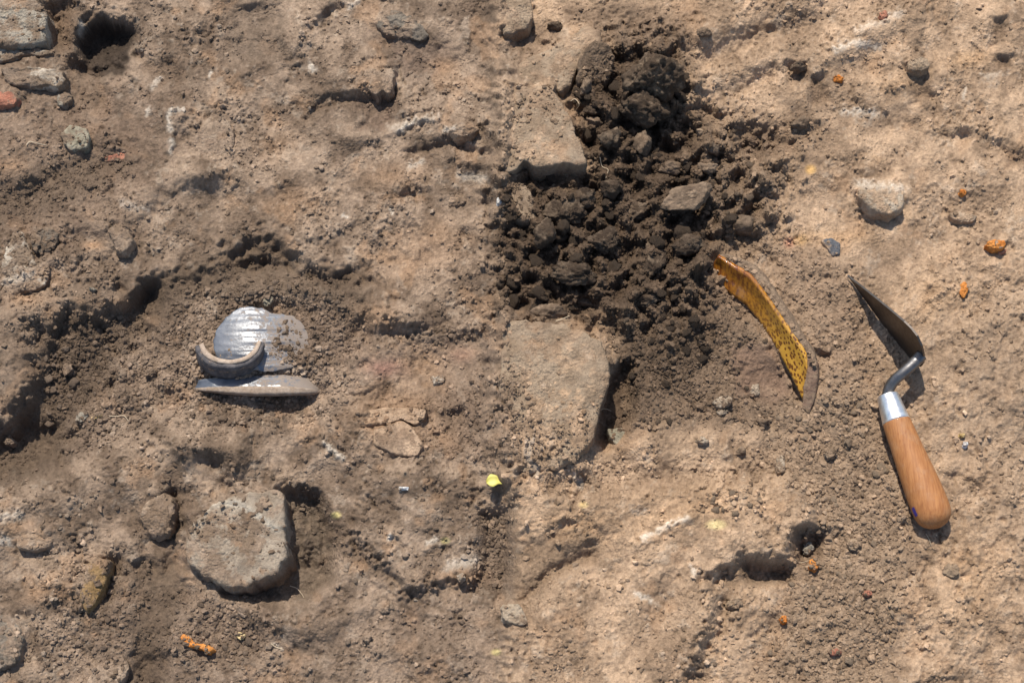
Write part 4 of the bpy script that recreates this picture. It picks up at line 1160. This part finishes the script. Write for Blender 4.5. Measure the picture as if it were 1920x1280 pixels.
scatter(14, [(360, 1140), (480, 1140), (480, 1250), (360, 1250)], 'clod_L', 5, 10, 'dry brown clod in loose soil,', 'clods round the orange fragment')
scatter(6, [(905, 980), (943, 970), (943, 1100), (895, 1100)], 'clod_L', 5, 9, 'brown clod in the gully,', 'clods at the seam gully')


# ------------------------------------------------------------------ crumbs too many to count
def crumbs(name, label, n, zone, seed, smin, smax):
    r = np.random.default_rng(seed)
    us, vs = [], []
    tot = 0
    while tot < n:
        u = r.uniform(-60, 1980, n); v = r.uniform(-60, 1340, n)
        g = sample(GR, u, v)
        keep = (r.random(n) < g ** 1.6) & zone(u, v)
        us.append(u[keep]); vs.append(v[keep]); tot += keep.sum()
    u = np.concatenate(us)[:n]; v = np.concatenate(vs)[:n]
    z = sample(HC, u, v)
    x, y = unproj(u, v, z)
    c = sample(COL, u, v)
    on = (z - sample(H, u, v)) > 1e-4
    c[on] = sample(COLD, u[on], v[on]) * .85
    s = smin * (smax / smin) ** (r.random(n) ** 2.2) * PXMM
    T = np.array([tuple(p) for p in ICO[0][0]]); TF = np.array(ICO[0][1])
    k = len(T)
    sh = 1 + 0.9 * (r.random((n, k, 1)) - 0.5)
    q = r.normal(size=(n, 3, 3)); q, _ = np.linalg.qr(q)
    st = np.stack([r.uniform(.75, 1.35, n), r.uniform(.75, 1.3, n), r.uniform(.5, .95, n)], 1)
    P = np.einsum('kj,nij->nki', T, q) * sh * st[:, None, :] * s[:, None, None]
    P += np.stack([x, y, z + s * 0.25], 1)[:, None, :]
    F = (TF[None] + (np.arange(n) * k)[:, None, None]).reshape(-1, 3)
    tint = np.clip(1 + 0.20 * r.standard_normal((n, 1)), .5, 1.7)
    C = np.repeat(np.clip(c * tint, 0.01, .8), k, 0)
    o = big_mesh(name, P.reshape(-1, 3), F, C, M_CRUMB, 'stuff')
    o['label'] = label
    o.data.polygons.foreach_set('use_smooth', np.zeros(len(F), bool))


# ------------------------------------------------------------------ lofted things
def catmull(pts, n):
    P = np.array(pts, float)
    P = np.vstack([2 * P[0] - P[1], P, 2 * P[-1] - P[-2]])
    m = len(P) - 3
    out = []
    for t in np.linspace(0, m - 1e-9, n):
        i = int(t); f = t - i
        p0, p1, p2, p3 = P[i:i + 4]
        out.append(0.5 * ((2 * p1) + (-p0 + p2) * f + (2 * p0 - 5 * p1 + 4 * p2 - p3) * f * f + (-p0 + 3 * p1 - 3 * p2 + p3) * f ** 3))
    return np.array(out)


def pixpath(pts, n, base):
    """(u, v, mm above base) control points -> world points"""
    C = catmull(pts, n)
    z = base + C[:, 2] * 1e-3
    x, y = unproj(C[:, 0], C[:, 1], z)
    return np.stack([x, y, z], 1)


def loft(name, paths, mat, parent, closed=True, jitter=0.0, caps=True, seed=1, sub=1):
    P = np.stack(paths)                              # k paths, n points
    k, n = P.shape[:2]
    if sub > 1:                                      # refine across the profile
        Q = []
        for a in range(k if closed else k - 1):
            for s in range(sub):
                f = s / sub
                Q.append(P[a] * (1 - f) + P[(a + 1) % k] * f)
        if not closed:
            Q.append(P[-1])
        P = np.stack(Q); k = len(Q)
    V = P.reshape(-1, 3).copy()
    if jitter:
        so = Vector((seed, seed * 2.1, seed * .7))
        V = np.array([np.array(p) + np.array(mn.noise_vector(Vector(p) * 140 + so)) * jitter * 1e-3 + np.array(mn.noise_vector(Vector(p) * 420 + so)) * jitter * .5e-3 for p in V])
    F = []
    for a in range(k if closed else k - 1):
        b = (a + 1) % k
        for i in range(n - 1):
            F.append((a * n + i, b * n + i, b * n + i + 1, a * n + i + 1))
    if closed and caps:
        F.append(tuple(a * n for a in range(k)))
        F.append(tuple(a * n + n - 1 for a in range(k))[::-1])
    O = np.array(parent.location) if parent is not None else np.zeros(3)
    me = mesh_from(name, V - O, F, mat)
    import bmesh
    bm = bmesh.new(); bm.from_mesh(me); bmesh.ops.recalc_face_normals(bm, faces=bm.faces); bm.to_mesh(me); bm.free()
    return link(name, me, parent)


def root(name, u, v, label, cat, group=None):
    o = bpy.data.objects.new(name, None)
    o.empty_display_size = 0.01
    scene.collection.objects.link(o)
    o.location = ground_at(u, v)
    return tag(o, label, cat, group)


# ---- grey burnished vessel
def glaze_material():
    m, nt, b = new_mat('grey_black_gloss')
    tc = nd(nt, 'ShaderNodeTexCoord').outputs['Object']
    f = maprange(nt, noise_node(nt, tc, 70, 5), .35, .65, 0, 1)
    base = mixcol(nt, f, (0.045, 0.052, 0.066), (0.12, 0.128, 0.145))
    sep = nd(nt, 'ShaderNodeSeparateXYZ'); nt.links.new(tc, sep.inputs[0])
    # lodged soil: more on the right flank of the wall
    dn = noise_node(nt, tc, 260, 7, .72)
    ad = nd(nt, 'ShaderNodeMath', operation='MULTIPLY_ADD'); ad.inputs[1].default_value = 4.5
    nt.links.new(sep.outputs[0], ad.inputs[0]); nt.links.new(dn, ad.inputs[2])
    dirt = maprange(nt, ad.outputs[0], .485, .60, 0, .85)
    col = mixcol(nt, dirt, base, (0.25, 0.19, 0.14))
    nt.links.new(col, b.inputs['Base Color'])
    nt.links.new(maprange(nt, dirt, 0, .6, .36, .9), b.inputs['Roughness'])
    b.inputs['Specular IOR Level'].default_value = .9
    b.inputs['Coat Weight'].default_value = .25
    b.inputs['Coat Roughness'].default_value = .15
    nt.links.new(bump_node(nt, dn, .6e-3, .5), b.inputs['Normal'])
    return m


M_GLZ = glaze_material()
M_BISC = mineral('pale_clay_fabric', (0.32, 0.24, 0.18), (0.42, 0.33, 0.25), 90, (0.30, 0.22, 0.155), .4, .3)
M_CRUST = mineral('sooty_clay_fabric', (0.075, 0.07, 0.072), (0.17, 0.15, 0.142), 120, DUST_L, .2, .4)
M_DUSTY = mineral('dust_on_gloss', (0.34, 0.26, 0.185), (0.28, 0.23, 0.185), 60, (0.20, 0.19, 0.19), .38, .4)

ves = root('pottery_vessel', 480, 670, 'broken grey glossy pot with ribbed wall and curved handle, half buried', 'pottery')
VB = float(sample(H, 350, 690)) + .001
o2 = np.array(ves.location)
# ribbed wall: a barrel lying under the soil, its throwing ribs run across
outl = resample([(402, 628), (414, 606), (430, 590), (446, 578), (470, 574), (492, 577), (512, 588), (545, 590), (566, 604), (578, 624), (592, 648), (584, 672), (548, 690), (500, 696), (450, 694), (414, 680), (400, 655)], 120, 1)
outl = np.array([(a + 3.2 * mn.noise(Vector((a * .09, b * .09, 5))), b + 3.2 * mn.noise(Vector((a * .09, b * .09, 9)))) for a, b in outl])
cu, cv = 492, 636
V = []; rings = np.concatenate([np.linspace(0.02, 1, 46), [1.0, 1.0]])
for ri, f in enumerate(rings):
    for (pu_, pv_) in outl:
        u = cu + (pu_ - cu) * f; v = cv + (pv_ - cv) * f
        h = 12.5 - 15 * ((u - 470) / 120.0) ** 2 - 3.5 * ((v - 640) / 60.0) ** 2
        h += 0.55 * mn.noise(Vector((u * .006, v * .11, 2))) + 0.9 * mn.noise(Vector((u * .004, v * .05, 7))) + 0.22 * mn.noise(Vector((u * .02, v * .33, 4)))
        if ri >= 46:
            h -= 4 * (ri - 45) ** 1.6
        z = VB + h * 1e-3
        x, y = unproj(u, v, VB + max(h, 4) * 1e-3)
        V.append((float(x), float(y), z))
n = len(outl)
F = [tuple(range(n))]
for r_ in range(len(rings) - 1):
    for i in range(n):
        F.append((r_ * n + i, r_ * n + (i + 1) % n, (r_ + 1) * n + (i + 1) % n, (r_ + 1) * n + i))
me = mesh_from('ribbed_wall', np.array(V) - o2, F, M_GLZ)
import bmesh
bm = bmesh.new(); bm.from_mesh(me); bmesh.ops.recalc_face_normals(bm, faces=bm.faces); bm.to_mesh(me); bm.free()
wall = link('ribbed_wall', me, ves)
if me.polygons[len(me.polygons) // 3].normal.z < 0:
    me.flip_normals()
wall['label'] = 'shiny ribbed blue-grey wall, its right flank crusted with soil'
# strap handle
ot = [(366, 648, 21), (374, 668, 22), (398, 684, 22.5), (430, 689, 22.5), (462, 683, 22), (486, 666, 21), (496, 642, 19)]
it_ = [(381, 644, 21), (390, 659, 22), (408, 670, 22.5), (432, 674, 22.5), (456, 669, 22), (474, 656, 21), (484, 638, 19)]
om = [(366, 656, 17), (374, 676, 17.5), (398, 692, 18), (431, 697, 18), (463, 690, 17.5), (488, 672, 17), (497, 650, 16)]
og = [(368, 659, 16), (376, 678, 16), (399, 693, 16.5), (431, 698, 16.5), (463, 691, 16), (487, 674, 16), (496, 653, 15)]
ob = [(368, 671, 5), (377, 690, 5), (400, 706, 5), (432, 712, 5), (464, 705, 5), (489, 687, 5), (498, 666, 5)]
ib = [(380, 660, 8), (390, 676, 8), (410, 690, 8), (434, 694, 8), (458, 688, 8), (477, 672, 8), (488, 654, 8)]
N = 60
hnd = loft('handle', [pixpath(p, N, VB) for p in (ot, om, og, ob, ib, it_)], M_CRUST, ves, True, .5, True, 3, 3)
hr = loft('handle_rim', [pixpath([(a * .55 + d * .45, b * .55 + e * .45, c + .6) for (a, b, c), (d, e, f_) in zip(ot, it_)], N, VB), pixpath([(a, b, c + .7) for a, b, c in it_], N, VB),
                         pixpath([(a, b, c - 1) for a, b, c in it_], N, VB), pixpath([(a * .55 + d * .45, b * .55 + e * .45, c - 1.2) for (a, b, c), (d, e, f_) in zip(ot, it_)], N, VB)], M_BISC, ves, True, .25, True, 4, 2)
hr['label'] = 'pale pinkish top edge of the handle'
# lower wall with a straight rim edge
a0 = [(372, 712, 1), (420, 706, 5.5), (480, 704, 6.5), (540, 703, 4), (594, 712, -6)]
a1 = [(366, 727, 1), (392, 725, 7), (430, 724, 9), (480, 724, 10), (540, 724, 9.5), (580, 728, 7), (604, 733, 1)]
a2 = [(367, 731, 0.5), (392, 732, 6.5), (430, 735, 8.3), (480, 738, 9.2), (540, 737, 8.8), (580, 736, 6.5), (603, 736, 0.5)]
a3 = [(368, 733, -2), (392, 735, 2.5), (430, 739, 4), (480, 742, 4.4), (540, 741, 4), (580, 740, 2), (602, 738, -2)]
a4 = [(370, 730, -6), (392, 728, -3), (430, 730, -2), (480, 732, -2), (540, 731, -2), (580, 730, -3), (600, 734, -6)]
a1, a2, a3, a4 = ([(a, b, c - 3.2 * max(0, (500 - a) / 130.0) - 7.5 * max(0, (a - 555) / 45.0) - 1) for a, b, c in q] for q in (a1, a2, a3, a4))
a5 = [(376, 720, -9), (420, 712, -9), (480, 712, -9), (540, 710, -9), (592, 710, -9)]
lw = loft('lower_wall', [pixpath(p, 70, VB) for p in (a0, a1, a2, a3, a4, a5)], M_GLZ, ves, True, .45, True, 6, 4)
lip = loft('broken_lip', [pixpath([(a, b + .4, c + k_) for (a, b, c) in p], 70, VB) for p, k_ in ((a1, .35), (a2, .35), (a3, .2), (a4, 0))], M_BISC, ves, True, .35, True, 7, 3)
lip['label'] = 'pale clay showing along the broken edge'
lw['label'] = 'dust-covered lower wall with a straight broken edge'

# ---- yellow glazed sherd
def yellow_glaze():
    m, nt, b = new_mat('yellow_brown_glaze')
    tc = nd(nt, 'ShaderNodeTexCoord').outputs['Object']
    sep = nd(nt, 'ShaderNodeSeparateXYZ'); nt.links.new(tc, sep.inputs[0])
    mp = nd(nt, 'ShaderNodeMapping'); mp.inputs['Rotation'].default_value = (0, 0, math.radians(38)); mp.inputs['Scale'].default_value = (1, .72, 1)
    nt.links.new(tc, mp.inputs[0])
    # speckles
    vo = nd(nt, 'ShaderNodeTexVoronoi'); vo.inputs['Scale'].default_value = 400; vo.inputs['Randomness'].default_value = 1
    nt.links.new(mp.outputs[0], vo.inputs['Vector'])
    wob = noise_node(nt, tc, 420, 4)
    sp = nd(nt, 'ShaderNodeMath', operation='MULTIPLY_ADD'); sp.inputs[1].default_value = .62
    nt.links.new(wob, sp.inputs[0]); nt.links.new(vo.outputs['Distance'], sp.inputs[2])
    spots = maprange(nt, sp.outputs[0], .70, .79, 1, 0)
    # redder and more streaked towards the buried upper end
    up = maprange(nt, sep.outputs[1], -.005, .050, 0, 1)
    st = nd(nt, 'ShaderNodeMapping'); st.inputs['Rotation'].default_value = (0, 0, math.radians(38)); st.inputs['Scale'].default_value = (520, 60, 200)
    nt.links.new(tc, st.inputs[0])
    strk = maprange(nt, noise_node(nt, st.outputs[0], 1, 4), .42, .62, 0, 1)
    yel = mixcol(nt, noise_node(nt, tc, 130, 4), (0.48, 0.225, 0.024), (0.62, 0.35, 0.055))
    amb = mixcol(nt, strk, (0.42, 0.16, 0.016), (0.17, 0.048, 0.010))
    col = mixcol(nt, up, yel, amb)
    k = nd(nt, 'ShaderNodeMath', operation='MULTIPLY'); nt.links.new(spots, k.inputs[0])
    nt.links.new(maprange(nt, up, 0, 1, .9, .25), k.inputs[1])
    col = mixcol(nt, k.outputs[0], col, (0.11, 0.034, 0.010))
    nt.links.new(col, b.inputs['Base Color'])
    b.inputs['Roughness'].default_value = .22
    b.inputs['Specular IOR Level'].default_value = .6
    b.inputs['Coat Weight'].default_value = .4
    nt.links.new(bump_node(nt, sp.outputs[0], .25e-3, .4), b.inputs['Normal'])
    return m


she = root('pottery_sherd', 1440, 640, 'curved sherd with speckled yellow-brown glaze standing on edge in the soil', 'pottery sherd')
SB = she.location.z
lo = [(1330, 504, -2), (1362, 545, -3), (1400, 574, -3), (1432, 614, -3), (1462, 664, -3), (1490, 718, -3), (1506, 752, -2)]
up_ = [(1346, 480, 14), (1378, 500, 17), (1408, 520, 18), (1440, 562, 18), (1474, 612, 18), (1508, 662, 17), (1512, 690, 15)]
mid_ = [((a[0] * .5 + b[0] * .5), (a[1] * .5 + b[1] * .5), a[2] * .5 + b[2] * .5 - 1.5) for a, b in zip(lo, up_)]
lo2 = [(a + 3, b - 4, c - 4) for a, b, c in lo]
ou = [(1354, 474, 13.5), (1392, 486, 16.5), (1424, 508, 17.5), (1456, 552, 17.5), (1490, 606, 17.5), (1522, 656, 16.5), (1532, 690, 14)]
ou2 = [(1360, 476, 6), (1400, 488, 8), (1432, 512, 8), (1466, 560, 8), (1502, 616, 8), (1530, 664, 8), (1534, 704, 8)]
ou3 = [(1362, 490, -6), (1404, 502, -6), (1436, 530, -6), (1470, 578, -6), (1502, 634, -6), (1526, 684, -6), (1526, 740, -6)]
N = 80
body = loft('sherd_body', [pixpath(p, N, SB) for p in (lo2, [(a + 2.5, b - 3, c - 1.5) for a, b, c in up_], ou, ou2, ou3)], mineral('sherd_fabric', (0.16, 0.110, 0.072), (0.24, 0.165, 0.108), 120, (0.30, 0.21, 0.137), .55, 1.5), she, True, 1.2, True, 8, 4)
gl = loft('glazed_face', [pixpath(p, N, SB) for p in (lo, mid_, up_, [(a + 3.0, b - 3.4, c - 1.4) for a, b, c in up_], [(a + 3.0, b - 3.4, c - 3) for a, b, c in lo])], yellow_glaze(), she, True, .18, True, 9, 5)
gl['label'] = 'yellow-brown speckled glaze on the inner face'
# broken end
e0 = [(1513, 672, 16), (1510, 706, 9), (1506, 738, 3), (1505, 766, -1)]
e1 = [(1520, 668, 16.5), (1518, 706, 12), (1514, 740, 6), (1511, 768, 0)]
e2 = [(1532, 676, 15), (1533, 706, 12), (1529, 740, 6), (1518, 770, 0)]
e3 = [(1536, 684, 5), (1536, 712, 3), (1531, 742, 0), (1520, 772, -3)]
e4 = [(1514, 684, -3), (1512, 712, -4), (1508, 742, -5), (1508, 770, -6)]
be = loft('broken_edge', [pixpath(p, 40, SB) for p in (e0, e1, e2, e3, e4)], mineral('red_brown_fabric', (0.16, 0.098, 0.066), (0.24, 0.155, 0.105), 90, (0.28, 0.195, 0.125), .45, .9), she, True, .5, True, 12, 4)
be['label'] = 'brownish broken end of the sherd'

# ---- trowel
tr = root('trowel', 1700, 800, 'small pointing trowel with wooden handle and steel ferrule lying on edge', 'trowel')
TB = tr.location.z
TO = np.array(tr.location)


def wpt(u, v, mm):
    z = TB + mm * 1e-3
    x, y = unproj(u, v, z)
    return Vector((float(x), float(y), z))


def tube(name, pts, radii, mat, parent, seg=28, n=40, cap=True, keep=False):
    C = np.array([tuple(p) for p in pts]); R = np.array(radii, float)
    D = catmull(np.hstack([C, R[:, None]]), n) if not keep else np.hstack([C, R[:, None]])
    n = len(D)
    V = []; F = []
    up = Vector((0, 0, 1))
    for i in range(n):
        a = Vector(D[max(i - 1, 0)][:3]); b = Vector(D[min(i + 1, n - 1)][:3])
        t = (b - a).normalized()
        s = t.cross(up).normalized(); w_ = s.cross(t)
        for k in range(seg):
            ang = 2 * math.pi * k / seg
            V.append(Vector(D[i][:3]) + (s * math.cos(ang) + w_ * math.sin(ang)) * D[i][3])
    for i in range(n - 1):
        for k in range(seg):
            F.append((i * seg + k, i * seg + (k + 1) % seg, (i + 1) * seg + (k + 1) % seg, (i + 1) * seg + k))
    if cap:
        F.append(tuple(range(seg))[::-1]); F.append(tuple((n - 1) * seg + k for k in range(seg)))
    me = mesh_from(name, np.array([tuple(v) for v in V]) - TO, F, mat)
    bm = bmesh.new(); bm.from_mesh(me); bmesh.ops.recalc_face_normals(bm, faces=bm.faces); bm.to_mesh(me); bm.free()
    return link(name, me, parent)


def steel(name, col, rough, scratch=True):
    m, nt, b = new_mat(name)
    tc = nd(nt, 'ShaderNodeTexCoord').outputs['Object']
    f = noise_node(nt, tc, 120, 6, .7)
    nt.links.new(mixcol(nt, maprange(nt, f, .4, .7, 0, .6), col, tuple(c * .45 for c in col)), b.inputs['Base Color'])
    b.inputs['Metallic'].default_value = .95
    nt.links.new(maprange(nt, noise_node(nt, tc, 300, 5), .3, .7, rough * .8, rough * 1.35), b.inputs['Roughness'])
    nt.links.new(bump_node(nt, noise_node(nt, tc, 900, 4), .08e-3, .4), b.inputs['Normal'])
    return m


M_BLADE = steel('worn_steel', (0.13, 0.112, 0.098), .4)
M_SHANK = steel('dull_forged_steel', (0.20, 0.19, 0.185), .45)
M_FERR = steel('bright_ferrule', (0.86, 0.85, 0.83), .38)


def wood():
    m, nt, b = new_mat('varnished_beech')
    tc = nd(nt, 'ShaderNodeTexCoord').outputs['Object']
    mp = nd(nt, 'ShaderNodeMapping'); mp.inputs['Rotation'].default_value = (0, 0, math.radians(-18)); mp.inputs['Scale'].default_value = (700, 45, 500)
    nt.links.new(tc, mp.inputs[0])
    g = maprange(nt, noise_node(nt, mp.outputs[0], 1, 5, .65), .35, .68, 0, 1)
    c = mixcol(nt, g, (0.40, 0.178, 0.062), (0.26, 0.100, 0.033))
    mp2 = nd(nt, 'ShaderNodeMapping'); mp2.inputs['Rotation'].default_value = (0, 0, math.radians(-18)); mp2.inputs['Scale'].default_value = (900, 170, 900)
    nt.links.new(tc, mp2.inputs[0])
    fl = maprange(nt, noise_node(nt, mp2.outputs[0], 1, 3, .5), .60, .70, 0, .55)
    c = mixcol(nt, fl, c, (0.24, 0.08, 0.028))
    dirt = maprange(nt, noise_node(nt, tc, 75, 7, .75), .50, .72, 0, .5)
    c = mixcol(nt, dirt, c, (0.36, 0.22, 0.125))
    nt.links.new(c, b.inputs['Base Color'])
    b.inputs['Roughness'].default_value = .62
    b.inputs['Specular IOR Level'].default_value = .3
    b.inputs['Coat Weight'].default_value = .05
    nt.links.new(bump_node(nt, noise_node(nt, mp2.outputs[0], 1, 3), .12e-3, .5), b.inputs['Normal'])
    return m


M_WOOD = wood()
# handle axis rests on the soil: centre height = radius (+ a little dirt)
h0 = wpt(1680, 789, 15.0); h1 = wpt(1753, 972, 17.0)
ax = (h1 - h0)
fr = [0, .02, .08, .25, .45, .65, .80, .90, .96, 1.01, 1.045, 1.07, 1.084, 1.09]
rr = [10.0, 10.6, 10.9, 11.6, 12.6, 13.6, 14.0, 13.9, 13.4, 12.0, 9.6, 6.6, 3.6, .6]
tube('handle', [h0 + ax * f for f in fr], [r * 1e-3 for r in rr], M_WOOD, tr, 36, 70)['label'] = 'rounded orange-brown wooden handle'
hdir = ax.normalized()
fe0 = wpt(1664, 741, 15.0)
fx = (h0 + hdir * .0008) - fe0
tube('ferrule', [fe0 - fx * .002, fe0, fe0 + fx * .03, fe0 + fx * .06, fe0 + fx * .5, fe0 + fx * .92, fe0 + fx * .95, fe0 + fx * .97, fe0 + fx], [.006, .0078, .0082, .0083, .0094, .0103, .0107, .0107, .0104], M_FERR, tr, 36, 50)['label'] = 'bright tapered steel ferrule'
# shank
B = wpt(1727, 666, 31)
shp = [B, wpt(1712, 682, 30), wpt(1694, 698, 27.5), wpt(1678, 712, 23), wpt(1668, 726, 18), wpt(1664, 742, 15)]
tube('shank', shp, [.0048, .0044, .0042, .0042, .0043, .0044], M_SHANK, tr, 20, 40)['label'] = 'cranked grey steel shank'
# blade: a thin plate almost in the line of sight
T = wpt(1590, 516, 9)
view = (Vector(CAM) - B).normalized()
along = (T - B).normalized()
side_v = (view - along * view.dot(along)).normalized()
# lean it a little so that its lower face shows
nrm = along.cross(side_v).normalized()
side_v = (side_v + nrm * (0.34 if nrm.x > 0 else -0.34)).normalized()
nrm = along.cross(side_v).normalized()
L = (T - B).length
W = 0.026
prof = [(1.0, 0), (.93, .07), (.80, .26), (.60, .52), (.40, .76), (.22, .95), (.13, 1.0), (.05, .93), (-.01, .62), (-.035, .3), (-.04, 0)]
loop = [(a, b) for a, b in prof] + [(a, -b) for a, b in prof[-2:0:-1]]
th = .00075
V = []
for s in (1, -1):
    for a, b in loop:
        V.append(B + along * (L * a) + side_v * (W * b) + nrm * th * s)
n = len(loop)
F = [tuple(range(n)), tuple(range(n, 2 * n))[::-1]] + [(i, (i + 1) % n, n + (i + 1) % n, n + i) for i in range(n)]
me = mesh_from('blade', np.array([tuple(v) for v in V]) - TO, F, M_BLADE, False)
bm = bmesh.new(); bm.from_mesh(me); bmesh.ops.recalc_face_normals(bm, faces=bm.faces); bm.to_mesh(me); bm.free()
link('blade', me, tr)['label'] = 'thin pointed steel blade standing edge-on'
# blue mark inlaid near the end of the handle, wrapped on its left flank
m_blue, nt, b = new_mat('blue_paint')
b.inputs['Base Color'].default_value = (0.03, 0.022, 0.20, 1); b.inputs['Roughness'].default_value = .45
sx = hdir.cross(Vector((0, 0, 1))).normalized(); sz = sx.cross(hdir)
V = []; F = []
for i in range(9):
    for k in range(5):
        f = .855 + .085 * i / 8
        r = np.interp(f, fr, rr) * 1e-3 + .00025
        ang = math.radians(180 - 20 + 16 * k / 4) if sx.x > 0 else math.radians(4 + 16 * k / 4)
        V.append(h0 + ax * f + (sx * math.cos(ang) + sz * math.sin(ang)) * r)
for i in range(8):
    for k in range(4):
        F.append((i * 5 + k, i * 5 + k + 1, (i + 1) * 5 + k + 1, (i + 1) * 5 + k))
link('painted_mark', mesh_from('painted_mark', np.array([tuple(v) for v in V]) - TO, F, m_blue), tr)['label'] = 'small dark blue painted mark near the handle end'


# ------------------------------------------------------------------ small organic things
def leaf_mat():
    m, nt, b = new_mat('yellow_leaf')
    tc = nd(nt, 'ShaderNodeTexCoord').outputs['Object']
    nt.links.new(mixcol(nt, noise_node(nt, tc, 200, 3), (0.50, 0.46, 0.07), (0.64, 0.55, 0.17)), b.inputs['Base Color'])
    b.inputs['Roughness'].default_value = .55
    return m


x, y, z = ground_at(932, 902)
V = []; F = []
for i in range(9):
    t = i / 8
    for s in (-1, -.5, 0, .5, 1):
        wv = math.sin(math.pi * min(1, t * 1.02 + .03)) ** .7 * .0042
        V.append((-.0065 + .013 * t, s * wv * (1 + .3 * math.sin(t * 9)), .0028 + .0014 * abs(s) + .0012 * math.sin(t * 5)))
for i in range(8):
    for k in range(4):
        F.append((i * 5 + k, (i + 1) * 5 + k, (i + 1) * 5 + k + 1, i * 5 + k + 1))
lf = link('leaf', mesh_from('leaf', V, F, leaf_mat()), None, (x, y, z))
lf.rotation_euler = (0, 0, .2)
lf.scale = (1.25, 1.15, 1)
sol = lf.modifiers.new('thickness', 'SOLIDIFY'); sol.thickness = .0003
tag(lf, 'bright yellow fallen leaf at the right rim of the left spit', 'leaf')

m_root, nt, b = new_mat('dry_rootlet')
b.inputs['Base Color'].default_value = (0.50, 0.39, 0.26, 1); b.inputs['Roughness'].default_value = .8


def rootlet(pts, r_mm, label, group=None):
    P = []
    for u, v, mm in pts:
        z0 = float(sample(H, u, v)) + mm * 1e-3
        xx, yy = unproj(u, v, z0)
        P.append((float(xx), float(yy), z0))
    D = catmull(P, 26)
    o0 = D[0].copy()
    V = []; F = []
    for i in range(26):
        t = Vector(D[min(i + 1, 25)] - D[max(i - 1, 0)]).normalized()
        s = t.cross(Vector((0, 0, 1))).normalized(); w_ = s.cross(t)
        r = r_mm * 1e-3 * (1 - .5 * i / 25)
        for k in range(6):
            a = k * math.pi / 3
            V.append(Vector(D[i] - o0) + (s * math.cos(a) + w_ * math.sin(a)) * r)
    for i in range(25):
        for k in range(6):
            F.append((i * 6 + k, i * 6 + (k + 1) % 6, i * 6 + 6 + (k + 1) % 6, i * 6 + 6 + k))
    o = link('rootlet', mesh_from('rootlet', [tuple(v) for v in V], F, m_root), None, tuple(o0))
    tag(o, label, 'rootlet', group)


rootlet([(50, 272, 1), (56, 266, 1.5), (66, 268, 1.5), (88, 273, 1)], .7, 'pale curled rootlet left of the grey-green stone')
rootlet([(205, 780, 1), (220, 780, 2), (232, 779, 2), (242, 790, 1)], .5, 'thin pale twig right of the dark hollow')
rootlet([(544, 1098, 2), (556, 1102, 3), (565, 1112, 3), (570, 1120, 1)], .3, 'fine white rootlet below the large squarish block')
rootlet([(508, 1206, 1), (518, 1213, 1.5), (530, 1216, 1)], .5, 'short pale curved rootlet right of the yellow-orange pebble')
rootlet([(1125, 295, 2), (1129, 312, 4), (1140, 318, 4), (1136, 334, 2)], .35, 'fine pale rootlet hanging in the spoil heap')
rootlet([(1070, 190, 2), (1078, 186, 3), (1086, 196, 3), (1080, 206, 2)], .4, 'curled rootlet between flat slab and heap')
rootlet([(1042, 602, 3), (1054, 598, 4), (1068, 592, 3)], .6, 'pale twig lying on the rim of the largest block')
rootlet([(1488, 1046, 2), (1500, 1054, 3), (1518, 1050, 2)], .3, 'fine rootlet in the undercut hollow')
rootlet([(1736, 1000, 2), (1742, 1010, 1.5), (1746, 1022, 1)], .3, 'fine fibre beneath the end of the trowel handle')
rootlet([(1120, 770, 3), (1134, 766, 4), (1146, 770, 3)], .3, 'fine pale fibre in the shade beside the largest block')


# ------------------------------------------------------------------ loose crumbs last: they also lie on stones and on the pot
w, m = pmask([(528, 600), (562, 606), (588, 650), (578, 676), (520, 690), (500, 660), (512, 630)], 3, 3)
hw = VB + (12.0 - 15 * ((UU[w] - 470) / 120.0) ** 2 - 3.5 * ((VV[w] - 640) / 60.0) ** 2) * 1e-3
HC[w] = np.where(m > .5, np.maximum(HC[w], hw), HC[w])
rimp = [(a + 5, b - 2) for a, b, c in up_] + [(a - 2, b + 2) for a, b, c in ou[::-1]]
w, m = pmask(rimp, 1.5, 0)
HC[w] = np.where(m > .5, np.maximum(HC[w], SB + .0165), HC[w])
GR[w] = np.maximum(GR[w], m)
M_CRUMB = soil_material('soil_crumb', 0.5)
crumbs('soil_crumbs', 'loose dry brown crumbs of soil strewn over the left spit', 25000, lambda u, v: u < 955, 21, 1.0, 5.0)
crumbs('soil_crumbs', 'loose crumbs of soil strewn over the right spit and dark heap', 29000, lambda u, v: u >= 955, 22, 1.0, 5.0)
